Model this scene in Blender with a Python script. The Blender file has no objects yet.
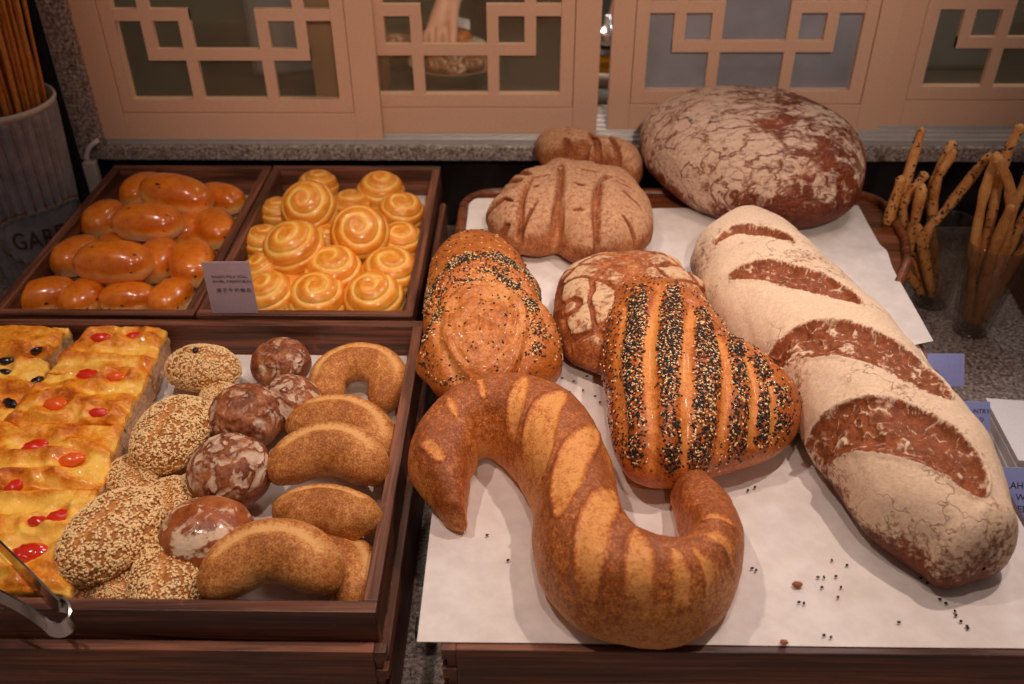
import bpy, bmesh, math, random
import numpy as np
from mathutils import Vector, Matrix, Euler

sc = bpy.context.scene
COL = sc.collection
random.seed(7)
RNG = np.random.default_rng(11)

# ------------------------------------------------------------------ camera
CAM_F, CAM_P, CAM_Y, CAM_R = 945.3, 0.61426, 0.02055, -0.0063
CAM_O = np.array([0.0, 0.0, 0.76])
_cp, _sp = math.cos(CAM_P), math.sin(CAM_P)
C_F = np.array([-math.sin(CAM_Y) * _cp, math.cos(CAM_Y) * _cp, -_sp])
_a = np.array([math.cos(CAM_Y), math.sin(CAM_Y), 0.0])
_u = np.cross(_a, C_F)
C_X = _a * math.cos(CAM_R) + _u * math.sin(CAM_R)
C_U = _u * math.cos(CAM_R) - _a * math.sin(CAM_R)
cd = bpy.data.cameras.new('camera')
cam = bpy.data.objects.new('camera', cd)
COL.objects.link(cam)
cam.matrix_world = Matrix(((C_X[0], C_U[0], -C_F[0], 0.0), (C_X[1], C_U[1], -C_F[1], 0.0),
                           (C_X[2], C_U[2], -C_F[2], 0.76), (0, 0, 0, 1)))
cd.sensor_width = 36.0
cd.lens = CAM_F * 36.0 / 1024.0
cd.clip_start = 0.02
cd.dof.use_dof = True
cd.dof.focus_distance = 0.92
cd.dof.aperture_fstop = 5.6
sc.camera = cam

# ------------------------------------------------------------------ world and light
w = bpy.data.worlds.new('world'); sc.world = w; w.use_nodes = True
w.node_tree.nodes['Background'].inputs[0].default_value = (1.0, 0.76, 0.66, 1)
w.node_tree.nodes['Background'].inputs[1].default_value = 0.13
def spot(name, loc, target, energy, color, size_deg, blend, radius):
    l = bpy.data.lights.new(name, 'SPOT'); l.energy = energy; l.color = color
    l.spot_size = math.radians(size_deg); l.spot_blend = blend; l.shadow_soft_size = radius
    o = bpy.data.objects.new(name, l); COL.objects.link(o); o.location = loc
    o.rotation_euler = (Vector(target) - Vector(loc)).to_track_quat('-Z', 'Y').to_euler()
    return o
WARM = (1.0, 0.80, 0.70)
spot('ceiling_and_fill_spot', (0.62, 0.86, 1.75), (0.05, 0.58, 0.1), 40, WARM, 54, 0.9, 0.022)
spot('ceiling_and_fill_spot', (-0.55, 0.70, 1.75), (-0.20, 0.66, 0.1), 30, WARM, 58, 0.9, 0.022)
spot('ceiling_and_fill_spot', (0.05, 0.30, 1.9), (0.0, 0.62, 0.1), 22, WARM, 54, 0.9, 0.03)
spot('ceiling_and_fill_spot', (0.25, -0.60, 1.5), (0.05, 1.42, 0.36), 70, (1.0, .79, .66), 40, 0.8, 0.04)  # added low front spot washing the windows, in place of ambient room light
sc.view_settings.view_transform = 'Standard'
sc.view_settings.look = 'None'
sc.view_settings.gamma = 1.0
sc.view_settings.use_curve_mapping = False
sc.view_settings.exposure = 0.0
try:
    sc.cycles.use_denoising = True
    sc.cycles.max_bounces = 8
    sc.cycles.transmission_bounces = 8
    sc.cycles.sample_clamp_indirect = 4.0
    sc.cycles.caustics_reflective = False
    sc.cycles.caustics_refractive = False
except Exception:
    pass

# ------------------------------------------------------------------ helpers: geometry of the view (used to survey the photo)
def ray(px, py):
    return C_F * CAM_F + C_X * (px - 512) - C_U * (py - 342)
def P(px, py, z):
    d = ray(px, py); return CAM_O + d * ((z - CAM_O[2]) / d[2])
def PY(px, py, Y):
    d = ray(px, py); return CAM_O + d * ((Y - CAM_O[1]) / d[1])
def proj(V):
    v = np.asarray(V) - CAM_O; k = CAM_F / (v @ C_F)
    return np.stack([512 + (v @ C_X) * k, 342 - (v @ C_U) * k], -1)
def crop(x0, y0, s, pts):
    return [(x0 + p[0] / s, y0 + p[1] / s) + tuple(p[2:]) for p in pts]

# ------------------------------------------------------------------ helpers: noise
_perm = np.random.default_rng(3).permutation(256); _perm = np.concatenate([_perm, _perm, _perm])
_grad = np.random.default_rng(4).normal(size=(256, 3)); _grad /= np.linalg.norm(_grad, axis=1)[:, None]
def perlin(p):
    p = np.asarray(p, float); i = np.floor(p).astype(int); f = p - i; i &= 255
    u = f * f * f * (f * (f * 6 - 15) + 10)
    out = 0
    for dx in (0, 1):
        for dy in (0, 1):
            for dz in (0, 1):
                h = _perm[_perm[_perm[i[:, 0] + dx] + i[:, 1] + dy] + i[:, 2] + dz]
                g = (_grad[h] * (f - np.array([dx, dy, dz]))).sum(1)
                wt = (u[:, 0] if dx else 1 - u[:, 0]) * (u[:, 1] if dy else 1 - u[:, 1]) * (u[:, 2] if dz else 1 - u[:, 2])
                out = out + g * wt
    return out * 1.6
def fbm(p, oct=4, seed=0.0):
    p = np.asarray(p, float) + seed * 17.31; a, s, o = 1.0, 0, 0
    for k in range(oct):
        o = o + a * perlin(p * 2 ** k + k * 5.7); s += a; a *= 0.5
    return o / s
def ss(x, a, b):
    t = np.clip((np.asarray(x, float) - a) / (b - a), 0, 1); return t * t * (3 - 2 * t)

# ------------------------------------------------------------------ helpers: objects
def tag(o, label=None, cat=None, group=None, kind=None):
    if label: o['label'] = label
    if cat: o['category'] = cat
    if group: o['group'] = group
    if kind: o['kind'] = kind
    return o
def thing(name, label, cat, loc=(0, 0, 0), rot=(0, 0, 0), group=None, kind=None):
    o = bpy.data.objects.new(name, None); COL.objects.link(o); o.location = loc; o.rotation_euler = rot
    o.empty_display_size = 0.02
    return tag(o, label, cat, group, kind)
def link(name, me, mat=None, parent=None, loc=(0, 0, 0), rot=(0, 0, 0)):
    o = bpy.data.objects.new(name, me); COL.objects.link(o)
    if mat is not None: me.materials.append(mat)
    o.location = loc; o.rotation_euler = rot
    if parent is not None: o.parent = parent
    return o
def npmesh(name, V, F, attrs=None, smooth=True):
    me = bpy.data.meshes.new(name)
    V = np.asarray(V, np.float32); F = np.asarray(F, np.int32)
    me.vertices.add(len(V)); me.vertices.foreach_set('co', V.ravel())
    k = F.shape[1]
    me.loops.add(F.size); me.loops.foreach_set('vertex_index', F.ravel())
    me.polygons.add(len(F)); me.polygons.foreach_set('loop_start', np.arange(len(F), dtype=np.int32) * k)
    me.polygons.foreach_set('loop_total', np.full(len(F), k, np.int32))
    me.update(calc_edges=True)
    if smooth: me.polygons.foreach_set('use_smooth', np.ones(len(F), bool))
    for n, a in (attrs or {}).items():
        at = me.attributes.new(n, 'FLOAT', 'POINT'); at.data.foreach_set('value', np.asarray(a, np.float32))
    me.validate()
    return me
def vnormals(V, F):
    a, b, c = V[F[:, 0]], V[F[:, 1]], V[F[:, 2]]
    n = np.cross(b - a, c - a)
    if F.shape[1] == 4: n = n + np.cross(c - a, V[F[:, 3]] - a)
    N = np.zeros_like(V)
    for k in range(F.shape[1]): np.add.at(N, F[:, k], n)
    return N / np.maximum(np.linalg.norm(N, axis=1), 1e-12)[:, None]
class MB:
    """collects bevelled boxes, tubes and lathes; build() links them as one mesh"""
    def __init__(s): s.bm = bmesh.new()
    def box(s, c, d, rot=None, bev=0.0, seg=2):
        r = bmesh.ops.create_cube(s.bm, size=1.0); vs = r['verts']
        bmesh.ops.scale(s.bm, vec=d, verts=vs)
        if bev > 0:
            es = list({e for v in vs for e in v.link_edges})
            r = bmesh.ops.bevel(s.bm, geom=es, offset=bev, segments=seg, affect='EDGES', profile=0.5)
            vs = list({v for f in r['faces'] for v in f.verts} | {v for v in vs if v.is_valid})
        if rot is not None: bmesh.ops.rotate(s.bm, cent=(0, 0, 0), matrix=Euler(rot).to_matrix(), verts=vs)
        bmesh.ops.translate(s.bm, vec=c, verts=vs)
        return s
    def grid(s, V, F, smooth=True):
        vs = [s.bm.verts.new(tuple(map(float, v))) for v in V]
        for f in F:
            try:
                g = s.bm.faces.new([vs[i] for i in f]); g.smooth = smooth
            except ValueError: pass
        return s
    def tube(s, pts, rads, n=12, cap=True):
        pts = np.asarray(pts, float); rads = np.broadcast_to(np.asarray(rads, float), (len(pts),))
        T = np.gradient(pts, axis=0); T /= np.linalg.norm(T, axis=1)[:, None]
        ref = np.array([0, 0, 1.0]) if abs(T[0][2]) < .9 else np.array([1.0, 0, 0])
        V = []; x = np.cross(ref, T[0])
        for i in range(len(pts)):
            x = x - T[i] * (x @ T[i]); x /= np.linalg.norm(x); y = np.cross(T[i], x)
            for k in range(n):
                a = 2 * math.pi * k / n; V.append(pts[i] + (x * math.cos(a) + y * math.sin(a)) * rads[i])
        F = [[i * n + k, i * n + (k + 1) % n, (i + 1) * n + (k + 1) % n, (i + 1) * n + k] for i in range(len(pts) - 1) for k in range(n)]
        if cap: F += [list(range(n))[::-1], [(len(pts) - 1) * n + k for k in range(n)]]
        return s.grid(V, F)
    def lathe(s, prof, c=(0, 0, 0), n=48, rfun=None):
        V = []
        for (r, z) in prof:
            for k in range(n):
                a = 2 * math.pi * k / n; rr = r if rfun is None else rfun(r, z, a)
                V.append((c[0] + rr * math.cos(a), c[1] + rr * math.sin(a), c[2] + z))
        F = [[i * n + k, i * n + (k + 1) % n, (i + 1) * n + (k + 1) % n, (i + 1) * n + k] for i in range(len(prof) - 1) for k in range(n)]
        return s.grid(V, F)
    def build(s, name, mat, parent=None, loc=(0, 0, 0), rot=(0, 0, 0), kind=None, normals=True):
        if normals: bmesh.ops.recalc_face_normals(s.bm, faces=s.bm.faces)
        me = bpy.data.meshes.new(name); s.bm.to_mesh(me); s.bm.free()
        o = link(name, me, mat, parent, loc, rot)
        if kind: o['kind'] = kind
        return o
def poly_prism(pts, z0, z1):
    m = MB(); n = len(pts)
    V = [(x, y, z0) for x, y in pts] + [(x, y, z1) for x, y in pts]
    F = [list(range(n))[::-1], list(range(n, 2 * n))] + [[i, (i + 1) % n, n + (i + 1) % n, n + i] for i in range(n)]
    return m.grid(V, F, smooth=False)
def copy_thing(o, loc, rot, scale=None, label=None, group=None):
    r = o.copy(); COL.objects.link(r); r.location = loc; r.rotation_euler = rot
    if scale is not None: r.scale = scale
    if label: r['label'] = label
    if group: r['group'] = group
    for ch in list(o.children):
        c = ch.copy(); COL.objects.link(c); c.parent = r
        for g in ch.children:
            d = g.copy(); COL.objects.link(d); d.parent = c
    return r

# ------------------------------------------------------------------ helpers: node materials
class NT:
    def __init__(s, name):
        s.m = bpy.data.materials.new(name); s.m.use_nodes = True; s.t = s.m.node_tree
        s.b = s.t.nodes['Principled BSDF']
        s.tc = s.t.nodes.new('ShaderNodeTexCoord')
    def n(s, kind, **kw):
        x = s.t.nodes.new(kind)
        for k, v in kw.items(): setattr(x, k, v)
        return x
    def l(s, a, b): s.t.links.new(a, b)
    def put(s, sock, v):
        if isinstance(v, (int, float)): sock.default_value = v
        elif isinstance(v, tuple): sock.default_value = v if len(v) == 4 or len(sock.default_value) == 3 else v + (1,)
        else: s.l(v, sock)
    def coord(s, scale=(1, 1, 1), kind='Object'):
        mp = s.n('ShaderNodeMapping'); s.l(s.tc.outputs[kind], mp.inputs[0]); mp.inputs['Scale'].default_value = scale
        return mp.outputs[0]
    def noise(s, scale, detail=4, rough=.55, vec=None, dist=0.0, col=False):
        x = s.n('ShaderNodeTexNoise'); x.inputs['Scale'].default_value = scale; x.inputs['Detail'].default_value = detail
        x.inputs['Roughness'].default_value = rough; x.inputs['Distortion'].default_value = dist
        s.l(vec if vec is not None else s.tc.outputs['Object'], x.inputs['Vector'])
        return x.outputs[1 if col else 0]
    def voro(s, scale, vec=None, feature='F1', out=0, rnd=1.0):
        x = s.n('ShaderNodeTexVoronoi'); x.feature = feature; x.inputs['Scale'].default_value = scale
        if 'Randomness' in x.inputs: x.inputs['Randomness'].default_value = rnd
        s.l(vec if vec is not None else s.tc.outputs['Object'], x.inputs['Vector'])
        return x.outputs[out]
    def math(s, op, a, b=0.0, c=0.0, clamp=False):
        x = s.n('ShaderNodeMath', operation=op, use_clamp=clamp); s.put(x.inputs[0], a); s.put(x.inputs[1], b); s.put(x.inputs[2], c)
        return x.outputs[0]
    def rng(s, v, a, b, c=0.0, d=1.0, smooth=True):
        x = s.n('ShaderNodeMapRange', interpolation_type='SMOOTHSTEP' if smooth else 'LINEAR')
        s.put(x.inputs[0], v)
        for i, q in enumerate((a, b, c, d)): s.put(x.inputs[i + 1], q)
        return x.outputs[0]
    def mix(s, f, a, b, mode='MIX'):
        x = s.n('ShaderNodeMix', data_type='RGBA', blend_type=mode)
        s.put(x.inputs[0], f); s.put(x.inputs[6], a); s.put(x.inputs[7], b)
        return x.outputs[2]
    def ramp(s, v, stops):
        x = s.n('ShaderNodeValToRGB'); s.put(x.inputs[0], v); e = x.color_ramp.elements
        while len(e) < len(stops): e.new(.5)
        for q, (p, c) in zip(e, stops): q.position = p; q.color = c + (1,)
        return x.outputs[0]
    def attr(s, name):
        x = s.n('ShaderNodeAttribute'); x.attribute_name = name; return x.outputs['Fac']
    def bump(s, h, strength=.3, dist=.001, prev=None):
        x = s.n('ShaderNodeBump'); x.inputs['Strength'].default_value = strength; x.inputs['Distance'].default_value = dist
        s.put(x.inputs['Height'], h)
        if prev is not None: s.l(prev, x.inputs['Normal'])
        return x.outputs[0]
    def fin(s, color=None, rough=None, normal=None, **kw):
        if color is not None: s.put(s.b.inputs['Base Color'], color)
        if rough is not None: s.put(s.b.inputs['Roughness'], rough)
        if normal is not None: s.l(normal, s.b.inputs['Normal'])
        for k, v in kw.items(): s.put(s.b.inputs[k.replace('_', ' ')], v)
        return s.m
def srgb(r, g, b):
    f = lambda c: ((c / 255 + .055) / 1.055) ** 2.4 if c > 10 else c / 255 / 12.92
    return (f(r), f(g), f(b))
def plain(name, col, rough=.5, metal=0.0, bump=0.0, scale=200, **kw):
    t = NT(name); n = t.noise(scale, 3)
    c = t.mix(t.rng(n, .3, .7), tuple(x * .96 for x in col), tuple(min(1, x * 1.03) for x in col))
    return t.fin(c, rough, t.bump(n, bump, .0005) if bump else None, Metallic=metal, **kw)

def wood(name, dark, light, axis=0, scale=1.0, rough=.45, fine=1.0):
    t = NT(name)
    sc3 = [26, 26, 26]; sc3[axis] = 1.6
    v = t.coord(tuple(q * scale for q in sc3))
    n1 = t.noise(1.3, 6, .62, v, 1.2)
    sc4 = [260, 260, 260]; sc4[axis] = 7
    n2 = t.noise(1.0, 3, .6, t.coord(tuple(q * scale for q in sc4)))
    c = t.mix(t.rng(n1, .33, .66), dark, light)
    c = t.mix(t.rng(n2, .42, .62, 0, .55 * fine), c, tuple(q * .38 for q in dark))
    wear = t.noise(38, 4, .7)
    c = t.mix(t.rng(wear, .60, .76, 0, .22), c, tuple(min(1, q * 2.0) for q in light))
    h = t.math('ADD', n2, t.math('MULTIPLY', n1, .6))
    return t.fin(c, t.rng(n1, .3, .7, rough - .1, rough + .15), t.bump(h, .35, .0012))

def bread_mat(name, dark, mid, light, flour=(.80, .72, .62), crumb=(.55, .27, .09), rough=.55, coat=0.0,
              grain=420, grain_amt=.35, patch=28, flour_scale=60, flour_dist=1.0, flour_lo=.40, flour_hi=.62, bump=.4,
              crack=0.0, crack_scale=40, spec=.35, stretch=(1, 1, 1), bump_dist=.003, streak=0.0, streak_rot=0.0):
    """crust colour from toast, flour and score masks painted as real flour / cut crumb / bake on the crust"""
    t = NT(name); V = t.coord(stretch)
    n1 = t.noise(patch, 5, .65, V); g = t.noise(grain, 3, .7); mm = t.noise(grain * .32, 4, .7)
    toast = t.math('ADD', t.attr('toast'), t.math('MULTIPLY', t.math('SUBTRACT', n1, .5), 1.1))
    gg = t.math('SUBTRACT', t.rng(g, .30, .70), .5); mg = t.math('SUBTRACT', t.rng(mm, .28, .72), .5)
    toast = t.math('ADD', toast, t.math('MULTIPLY', gg, grain_amt * 1.1))
    toast = t.math('ADD', toast, t.math('MULTIPLY', mg, grain_amt * .8))
    c = t.ramp(toast, [(0.05, light), (.5, mid), (.95, dark)])
    sco = t.attr('score')
    cr = t.noise(150, 5, .7, dist=.6)
    cc = t.mix(t.rng(cr, .35, .68), tuple(q * .62 for q in crumb), tuple(min(1, q * 1.25) for q in crumb))
    c = t.mix(t.rng(t.math('ADD', sco, t.math('MULTIPLY', t.math('SUBTRACT', cr, .5), .5)), .35, .65), c, cc)
    fl = t.attr('flour')
    fn = t.noise(flour_scale, 8, .68, V, flour_dist)
    fa = t.rng(t.math('ADD', t.math('SUBTRACT', fn, 1.0), fl), flour_lo - .5, flour_hi - .5, 0, .93)
    hgt = t.math('ADD', t.math('MULTIPLY', g, .35), t.math('MULTIPLY', cr, .5))
    if streak > 0:
        mp = t.n('ShaderNodeMapping'); t.l(t.tc.outputs['Object'], mp.inputs[0]); mp.inputs['Rotation'].default_value = (0, 0, streak_rot); mp.inputs['Scale'].default_value = (.35, 1, .7)
        sk = t.noise(30, 4, .55, mp.outputs[0], .5); sk = t.math('ABSOLUTE', t.math('SUBTRACT', sk, .5)); sk2 = t.noise(80, 3, .5, mp.outputs[0], .4); sk2 = t.math('ABSOLUTE', t.math('SUBTRACT', sk2, .5))
        sm = t.math('MAXIMUM', t.rng(sk, .0, .028, 1, 0), t.math('MULTIPLY', t.rng(sk2, .0, .022, 1, 0), .5))
        fa = t.math('MULTIPLY', fa, t.math('SUBTRACT', 1.0, t.math('MULTIPLY', sm, streak))); hgt = t.math('SUBTRACT', hgt, t.math('MULTIPLY', sm, .9 * streak))
    if crack > 0:
        ck = t.voro(crack_scale, t.mix(.12, V, t.noise(30, 3, .6, col=True), 'ADD'), 'DISTANCE_TO_EDGE')
        cm = t.math('MULTIPLY', t.rng(ck, .0, .035, 1, 0), t.rng(t.noise(14, 2), .45, .6, 0, crack))
        fa = t.math('MULTIPLY', fa, t.math('SUBTRACT', 1.0, cm))
        hgt = t.math('SUBTRACT', hgt, t.math('MULTIPLY', cm, .8))
    fcol = t.mix(t.rng(t.noise(300, 2), .3, .7), tuple(q * .86 for q in flour), flour)
    c = t.mix(fa, c, fcol)
    r = t.math('ADD', rough, t.math('MULTIPLY', fa, .35), clamp=True)
    m = t.fin(c, r, t.bump(hgt, bump, bump_dist), Specular_IOR_Level=spec)
    if coat: t.b.inputs['Coat Weight'].default_value = coat; t.b.inputs['Coat Roughness'].default_value = .11
    t.b.inputs['Subsurface Weight'].default_value = 0.0
    return m

# ------------------------------------------------------------------ helpers: bread shapes
_ico = {}
def ico(n):
    if n not in _ico:
        bm = bmesh.new(); bmesh.ops.create_icosphere(bm, subdivisions=n, radius=1)
        V = np.array([v.co for v in bm.verts]); F = np.array([[v.index for v in f.verts] for f in bm.faces]); bm.free()
        _ico[n] = (V, F)
    return _ico[n]
def blob_pts(D, R, h, hb=.3, kr=.85, kz=.9):
    """dome: R = table of 64 outline radii, h total height, hb share below the widest line"""
    phi = np.arctan2(D[:, 1], D[:, 0]) % (2 * np.pi); rho = np.hypot(D[:, 0], D[:, 1])
    k = phi / (2 * np.pi) * len(R); i = np.floor(k).astype(int) % len(R); f = k - np.floor(k)
    Rr = R[i] * (1 - f) + R[(i + 1) % len(R)] * f
    rr = rho ** kr
    z = np.where(D[:, 2] > 0, np.abs(D[:, 2]) ** kz * h * (1 - hb), -np.minimum(1, np.abs(D[:, 2]) * 1.35) ** .9 * h * hb)
    return np.stack([Rr * rr * np.cos(phi), Rr * rr * np.sin(phi), z + h * hb], -1), rho, phi
def smooth_table(R, n=1):
    for _ in range(n): R = (np.roll(R, 1) + 2 * R + np.roll(R, -1)) / 4
    return R
def fit_blob(poly, z0, h, hb=.3, kr=.85, kz=.9, rot=(0, 0, 0), it=10, sm=3, aspect_limit=1.9):
    """find footprint so that the loaf's outline, seen from the photographer's place, is the surveyed outline"""
    D, _ = ico(4); poly = np.array(poly, float)
    q = np.concatenate([poly, poly[:1]]); pts = np.concatenate([q[i] + (q[i + 1] - q[i]) * np.linspace(0, 1, 30, endpoint=False)[:, None] for i in range(len(poly))])
    A = .5 * np.sum(q[:-1, 0] * q[1:, 1] - q[1:, 0] * q[:-1, 1])
    cx = np.sum((q[:-1, 0] + q[1:, 0]) * (q[:-1, 0] * q[1:, 1] - q[1:, 0] * q[:-1, 1])) / (6 * A)
    cy = np.sum((q[:-1, 1] + q[1:, 1]) * (q[:-1, 0] * q[1:, 1] - q[1:, 0] * q[:-1, 1])) / (6 * A)
    c = np.array([cx, cy]); nb = 64; edges = np.linspace(0, 2 * np.pi, nb + 1)
    def prof(X):
        d = X - c; a = np.arctan2(d[:, 1], d[:, 0]) % (2 * np.pi); r = np.hypot(d[:, 0], d[:, 1])
        b = np.minimum((a / (2 * np.pi) * nb).astype(int), nb - 1); o = np.zeros(nb); np.maximum.at(o, b, r)
        for k in range(nb):
            if o[k] == 0: o[k] = max(o[(k + 1) % nb], o[k - 1])
        return o
    T = prof(pts); M = np.array(Euler(rot).to_matrix())
    C = P(cx, cy, z0 + h * .45); C[2] = z0; R = np.full(64, np.sqrt(abs(A) / np.pi) * np.linalg.norm(C - CAM_O) / CAM_F)
    ang = np.arange(64) / 64 * 2 * np.pi
    for _ in range(it):
        X, _r, _p = blob_pts(D, R, h, hb, kr, kz); W = X @ M.T + C; S = prof(proj(W))
        am = (edges[:-1] + edges[1:]) / 2; k = np.linalg.norm(C - CAM_O) / CAM_F
        ddx = np.mean((T - S) * np.cos(am)) * 2; ddy = np.mean((T - S) * np.sin(am)) * 2
        C = C + np.array([ddx * k * .6, -ddy * k * .9, 0])
        eq = np.stack([R * np.cos(ang), R * np.sin(ang), np.full(64, h * hb)], -1) @ M.T + C
        pe = proj(eq) - c; a = np.arctan2(pe[:, 1], pe[:, 0]) % (2 * np.pi)
        ratio = np.interp(a, am, T / S, period=2 * np.pi)
        R = smooth_table(R * np.clip(ratio, .8, 1.25) ** .8, sm)
    return C, R
def polydist(XY, pts):
    """distance to a polyline and the fraction along it"""
    pts = np.asarray(pts, float); L = np.r_[0, np.cumsum(np.linalg.norm(np.diff(pts, axis=0), axis=1))]; tot = L[-1]
    best = np.full(len(XY), 1e9); t = np.zeros(len(XY)); side = np.zeros(len(XY))
    for i in range(len(pts) - 1):
        a, b = pts[i], pts[i + 1]; ab = b - a; ll = ab @ ab
        u = ((XY - a) @ ab) / ll; uc = np.clip(u, 0, 1); d = XY - a - uc[:, None] * ab; dd = np.hypot(d[:, 0], d[:, 1])
        m = dd < best; best[m] = dd[m]; t[m] = (L[i] + uc[m] * (L[i + 1] - L[i])) / tot
        side[m] = np.sign(ab[0] * d[m, 1] - ab[1] * d[m, 0])
    return best, t, side
def smooth_line(p, n=24):
    p = np.asarray(p, float)
    if len(p) < 3: return p
    q = np.vstack([2 * p[0] - p[1], p, 2 * p[-1] - p[-2]]); out = []
    for i in range(1, len(q) - 2):
        for t in np.linspace(0, 1, max(2, n // (len(p) - 1)), endpoint=False):
            a, b, c, d = q[i - 1], q[i], q[i + 1], q[i + 2]
            out.append(.5 * ((2 * b) + (c - a) * t + (2 * a - 5 * b + 4 * c - d) * t * t + (3 * b - a - 3 * c + d) * t ** 3))
    out.append(q[-2]); return np.array(out)
def lens(XY, pts, w, soft=.0015, pw=.5, jag=0.0, Z=None):
    d, t, side = polydist(XY, smooth_line(pts))
    hw = w * np.maximum(0, 1 - (2 * t - 1) ** 2) ** pw
    if jag: d = d + fbm(np.c_[XY * 38, np.zeros(len(XY))], 2, 2.0) * jag
    return ss(hw - d, -soft, soft), d, t, side * d, hw
def swept(stations, nu=220, nv=72, cap=(.7, .7), sup=.78, hb=.32, it=6):
    """loaf along a line. station = (Lpx, Lpy, Rpx, Rpy, height, z0): the two outline points across the loaf"""
    S = np.array(stations, float); n = len(S); C = np.zeros((n, 3)); N = np.zeros((n, 3)); A = np.zeros(n)
    v = np.linspace(0, 2 * np.pi, 48, endpoint=False)
    def ring(c, nn, a, h, z0):
        x = np.sign(np.cos(v)) * np.abs(np.cos(v)) ** sup * a; s = np.sin(v)
        z = np.where(s > 0, np.abs(s) ** .92 * h * (1 - hb), -np.minimum(1, np.abs(s) * 1.25) ** .9 * h * hb) + h * hb + z0
        return c[None, :2] + nn[None, :2] * x[:, None], z
    for i in range(n):
        L, Rr = S[i, :2], S[i, 2:4]; h, z0 = S[i, 4], S[i, 5]
        l, r = P(*L, z0 + h * .4), P(*Rr, z0 + h * .4); d = r - l; A[i] = np.linalg.norm(d) / 2; N[i] = d / np.linalg.norm(d); C[i] = (l + r) / 2
        e = (Rr - L); T = np.linalg.norm(e); e = e / T
        for _ in range(it):
            xy, z = ring(C[i], N[i], A[i], h, z0); q = (proj(np.c_[xy, z]) - L) @ e
            A[i] *= np.clip(T / (q.max() - q.min()), .7, 1.3)
            C[i, :2] += N[i, :2] * ((T - q.max()) + (0 - q.min())) / 2 * 2 * A[i] / T
            m = (q.max() + q.min()) / 2
    # resample along the line
    pad = lambda X: X
    t = np.r_[0, np.cumsum(np.linalg.norm(np.diff(C[:, :2], axis=0), axis=1))]
    tt = np.linspace(0, t[-1], nu)
    def cr(Y):
        Y = np.asarray(Y, float); k = np.clip(np.searchsorted(t, tt) - 1, 0, n - 2); u = (tt - t[k]) / (t[k + 1] - t[k])
        g = np.gradient(Y, t, axis=0); h00 = 2 * u ** 3 - 3 * u ** 2 + 1; h10 = u ** 3 - 2 * u ** 2 + u; h01 = -2 * u ** 3 + 3 * u ** 2; h11 = u ** 3 - u ** 2; dt = t[k + 1] - t[k]
        if Y.ndim > 1: h00, h10, h01, h11, dt = [q[:, None] for q in (h00, h10, h01, h11, dt)]
        return h00 * Y[k] + h10 * dt * g[k] + h01 * Y[k + 1] + h11 * dt * g[k + 1]
    c2, n2, a2, h2, z2 = cr(C[:, :2]), cr(N[:, :2]), cr(A), cr(S[:, 4]), cr(S[:, 5])
    n2 /= np.linalg.norm(n2, axis=1)[:, None]
    ncap = 14; cs, ns, As, hs, zs, us = [], [], [], [], [], []
    T0 = c2[0] - c2[2]; T0 /= np.linalg.norm(T0); T1 = c2[-1] - c2[-3]; T1 /= np.linalg.norm(T1)
    for k in range(ncap, 0, -1):
        u = k / ncap; s = math.sqrt(max(0.0, 1 - u ** 2)); s = max(s, .02)
        cs.append(c2[0] + T0 * a2[0] * cap[0] * math.sin(u * math.pi / 2)); ns.append(n2[0]); q = max(.02, math.cos(u * math.pi / 2)); As.append(a2[0] * q ** .8); hs.append(h2[0] * q ** .8); zs.append(z2[0] + h2[0] * (1 - q ** .8) * .35); us.append(0)
    cs += list(c2); ns += list(n2); As += list(a2); hs += list(h2); zs += list(z2); us += list(tt)
    for k in range(1, ncap + 1):
        u = k / ncap; q = max(.02, math.cos(u * math.pi / 2))
        cs.append(c2[-1] + T1 * a2[-1] * cap[1] * math.sin(u * math.pi / 2)); ns.append(n2[-1]); As.append(a2[-1] * q ** .8); hs.append(h2[-1] * q ** .8); zs.append(z2[-1] + h2[-1] * (1 - q ** .8) * .35); us.append(tt[-1])
    v = np.linspace(0, 2 * np.pi, nv, endpoint=False); V = []; U = []; W = []
    for c, nn, a, h, z0, u in zip(cs, ns, As, hs, zs, us):
        x = np.sign(np.cos(v)) * np.abs(np.cos(v)) ** sup * a; s = np.sin(v)
        z = np.where(s > 0, np.abs(s) ** .92 * h * (1 - hb), -np.minimum(1, np.abs(s) * 1.25) ** .9 * h * hb) + h * hb + z0
        V.append(np.c_[c[0] + nn[0] * x, c[1] + nn[1] * x, z]); U.append(np.full(nv, u)); W.append(x / max(a, 1e-6))
    m = len(cs); V = np.concatenate(V)
    i, k = np.meshgrid(np.arange(m - 1), np.arange(nv), indexing='ij')
    F = np.stack([i * nv + k, i * nv + (k + 1) % nv, (i + 1) * nv + (k + 1) % nv, (i + 1) * nv + k], -1).reshape(-1, 4)
    Nn = vnormals(V, F); ctr = V.mean(0)
    top = np.argmax(V[:, 2])
    if Nn[top, 2] < 0: F = F[:, ::-1]; Nn = -Nn
    return V, F, Nn, np.concatenate(U), np.concatenate(W), np.array(cs)
_sv, _sf = None, None
def seed_shape():
    # small pointed oval, 10 vertices
    V = [(0, 0, -.42), (0, 0, .42)]
    for x, r in ((-.45, .55), (.35, .62)):
        for k in range(4):
            a = k * math.pi / 2 + .4; V.append((x, r * .98 * math.cos(a), r * .6 * math.sin(a)))
    V = [(-1, 0, 0), (1, 0, 0)] + V[2:]
    F = []
    for k in range(4):
        a, b = 2 + k, 2 + (k + 1) % 4; c, d = 6 + k, 6 + (k + 1) % 4
        F += [(0, b, a), (a, b, d), (a, d, c), (1, c, d)]
    return np.array(V, float), np.array(F)
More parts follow.
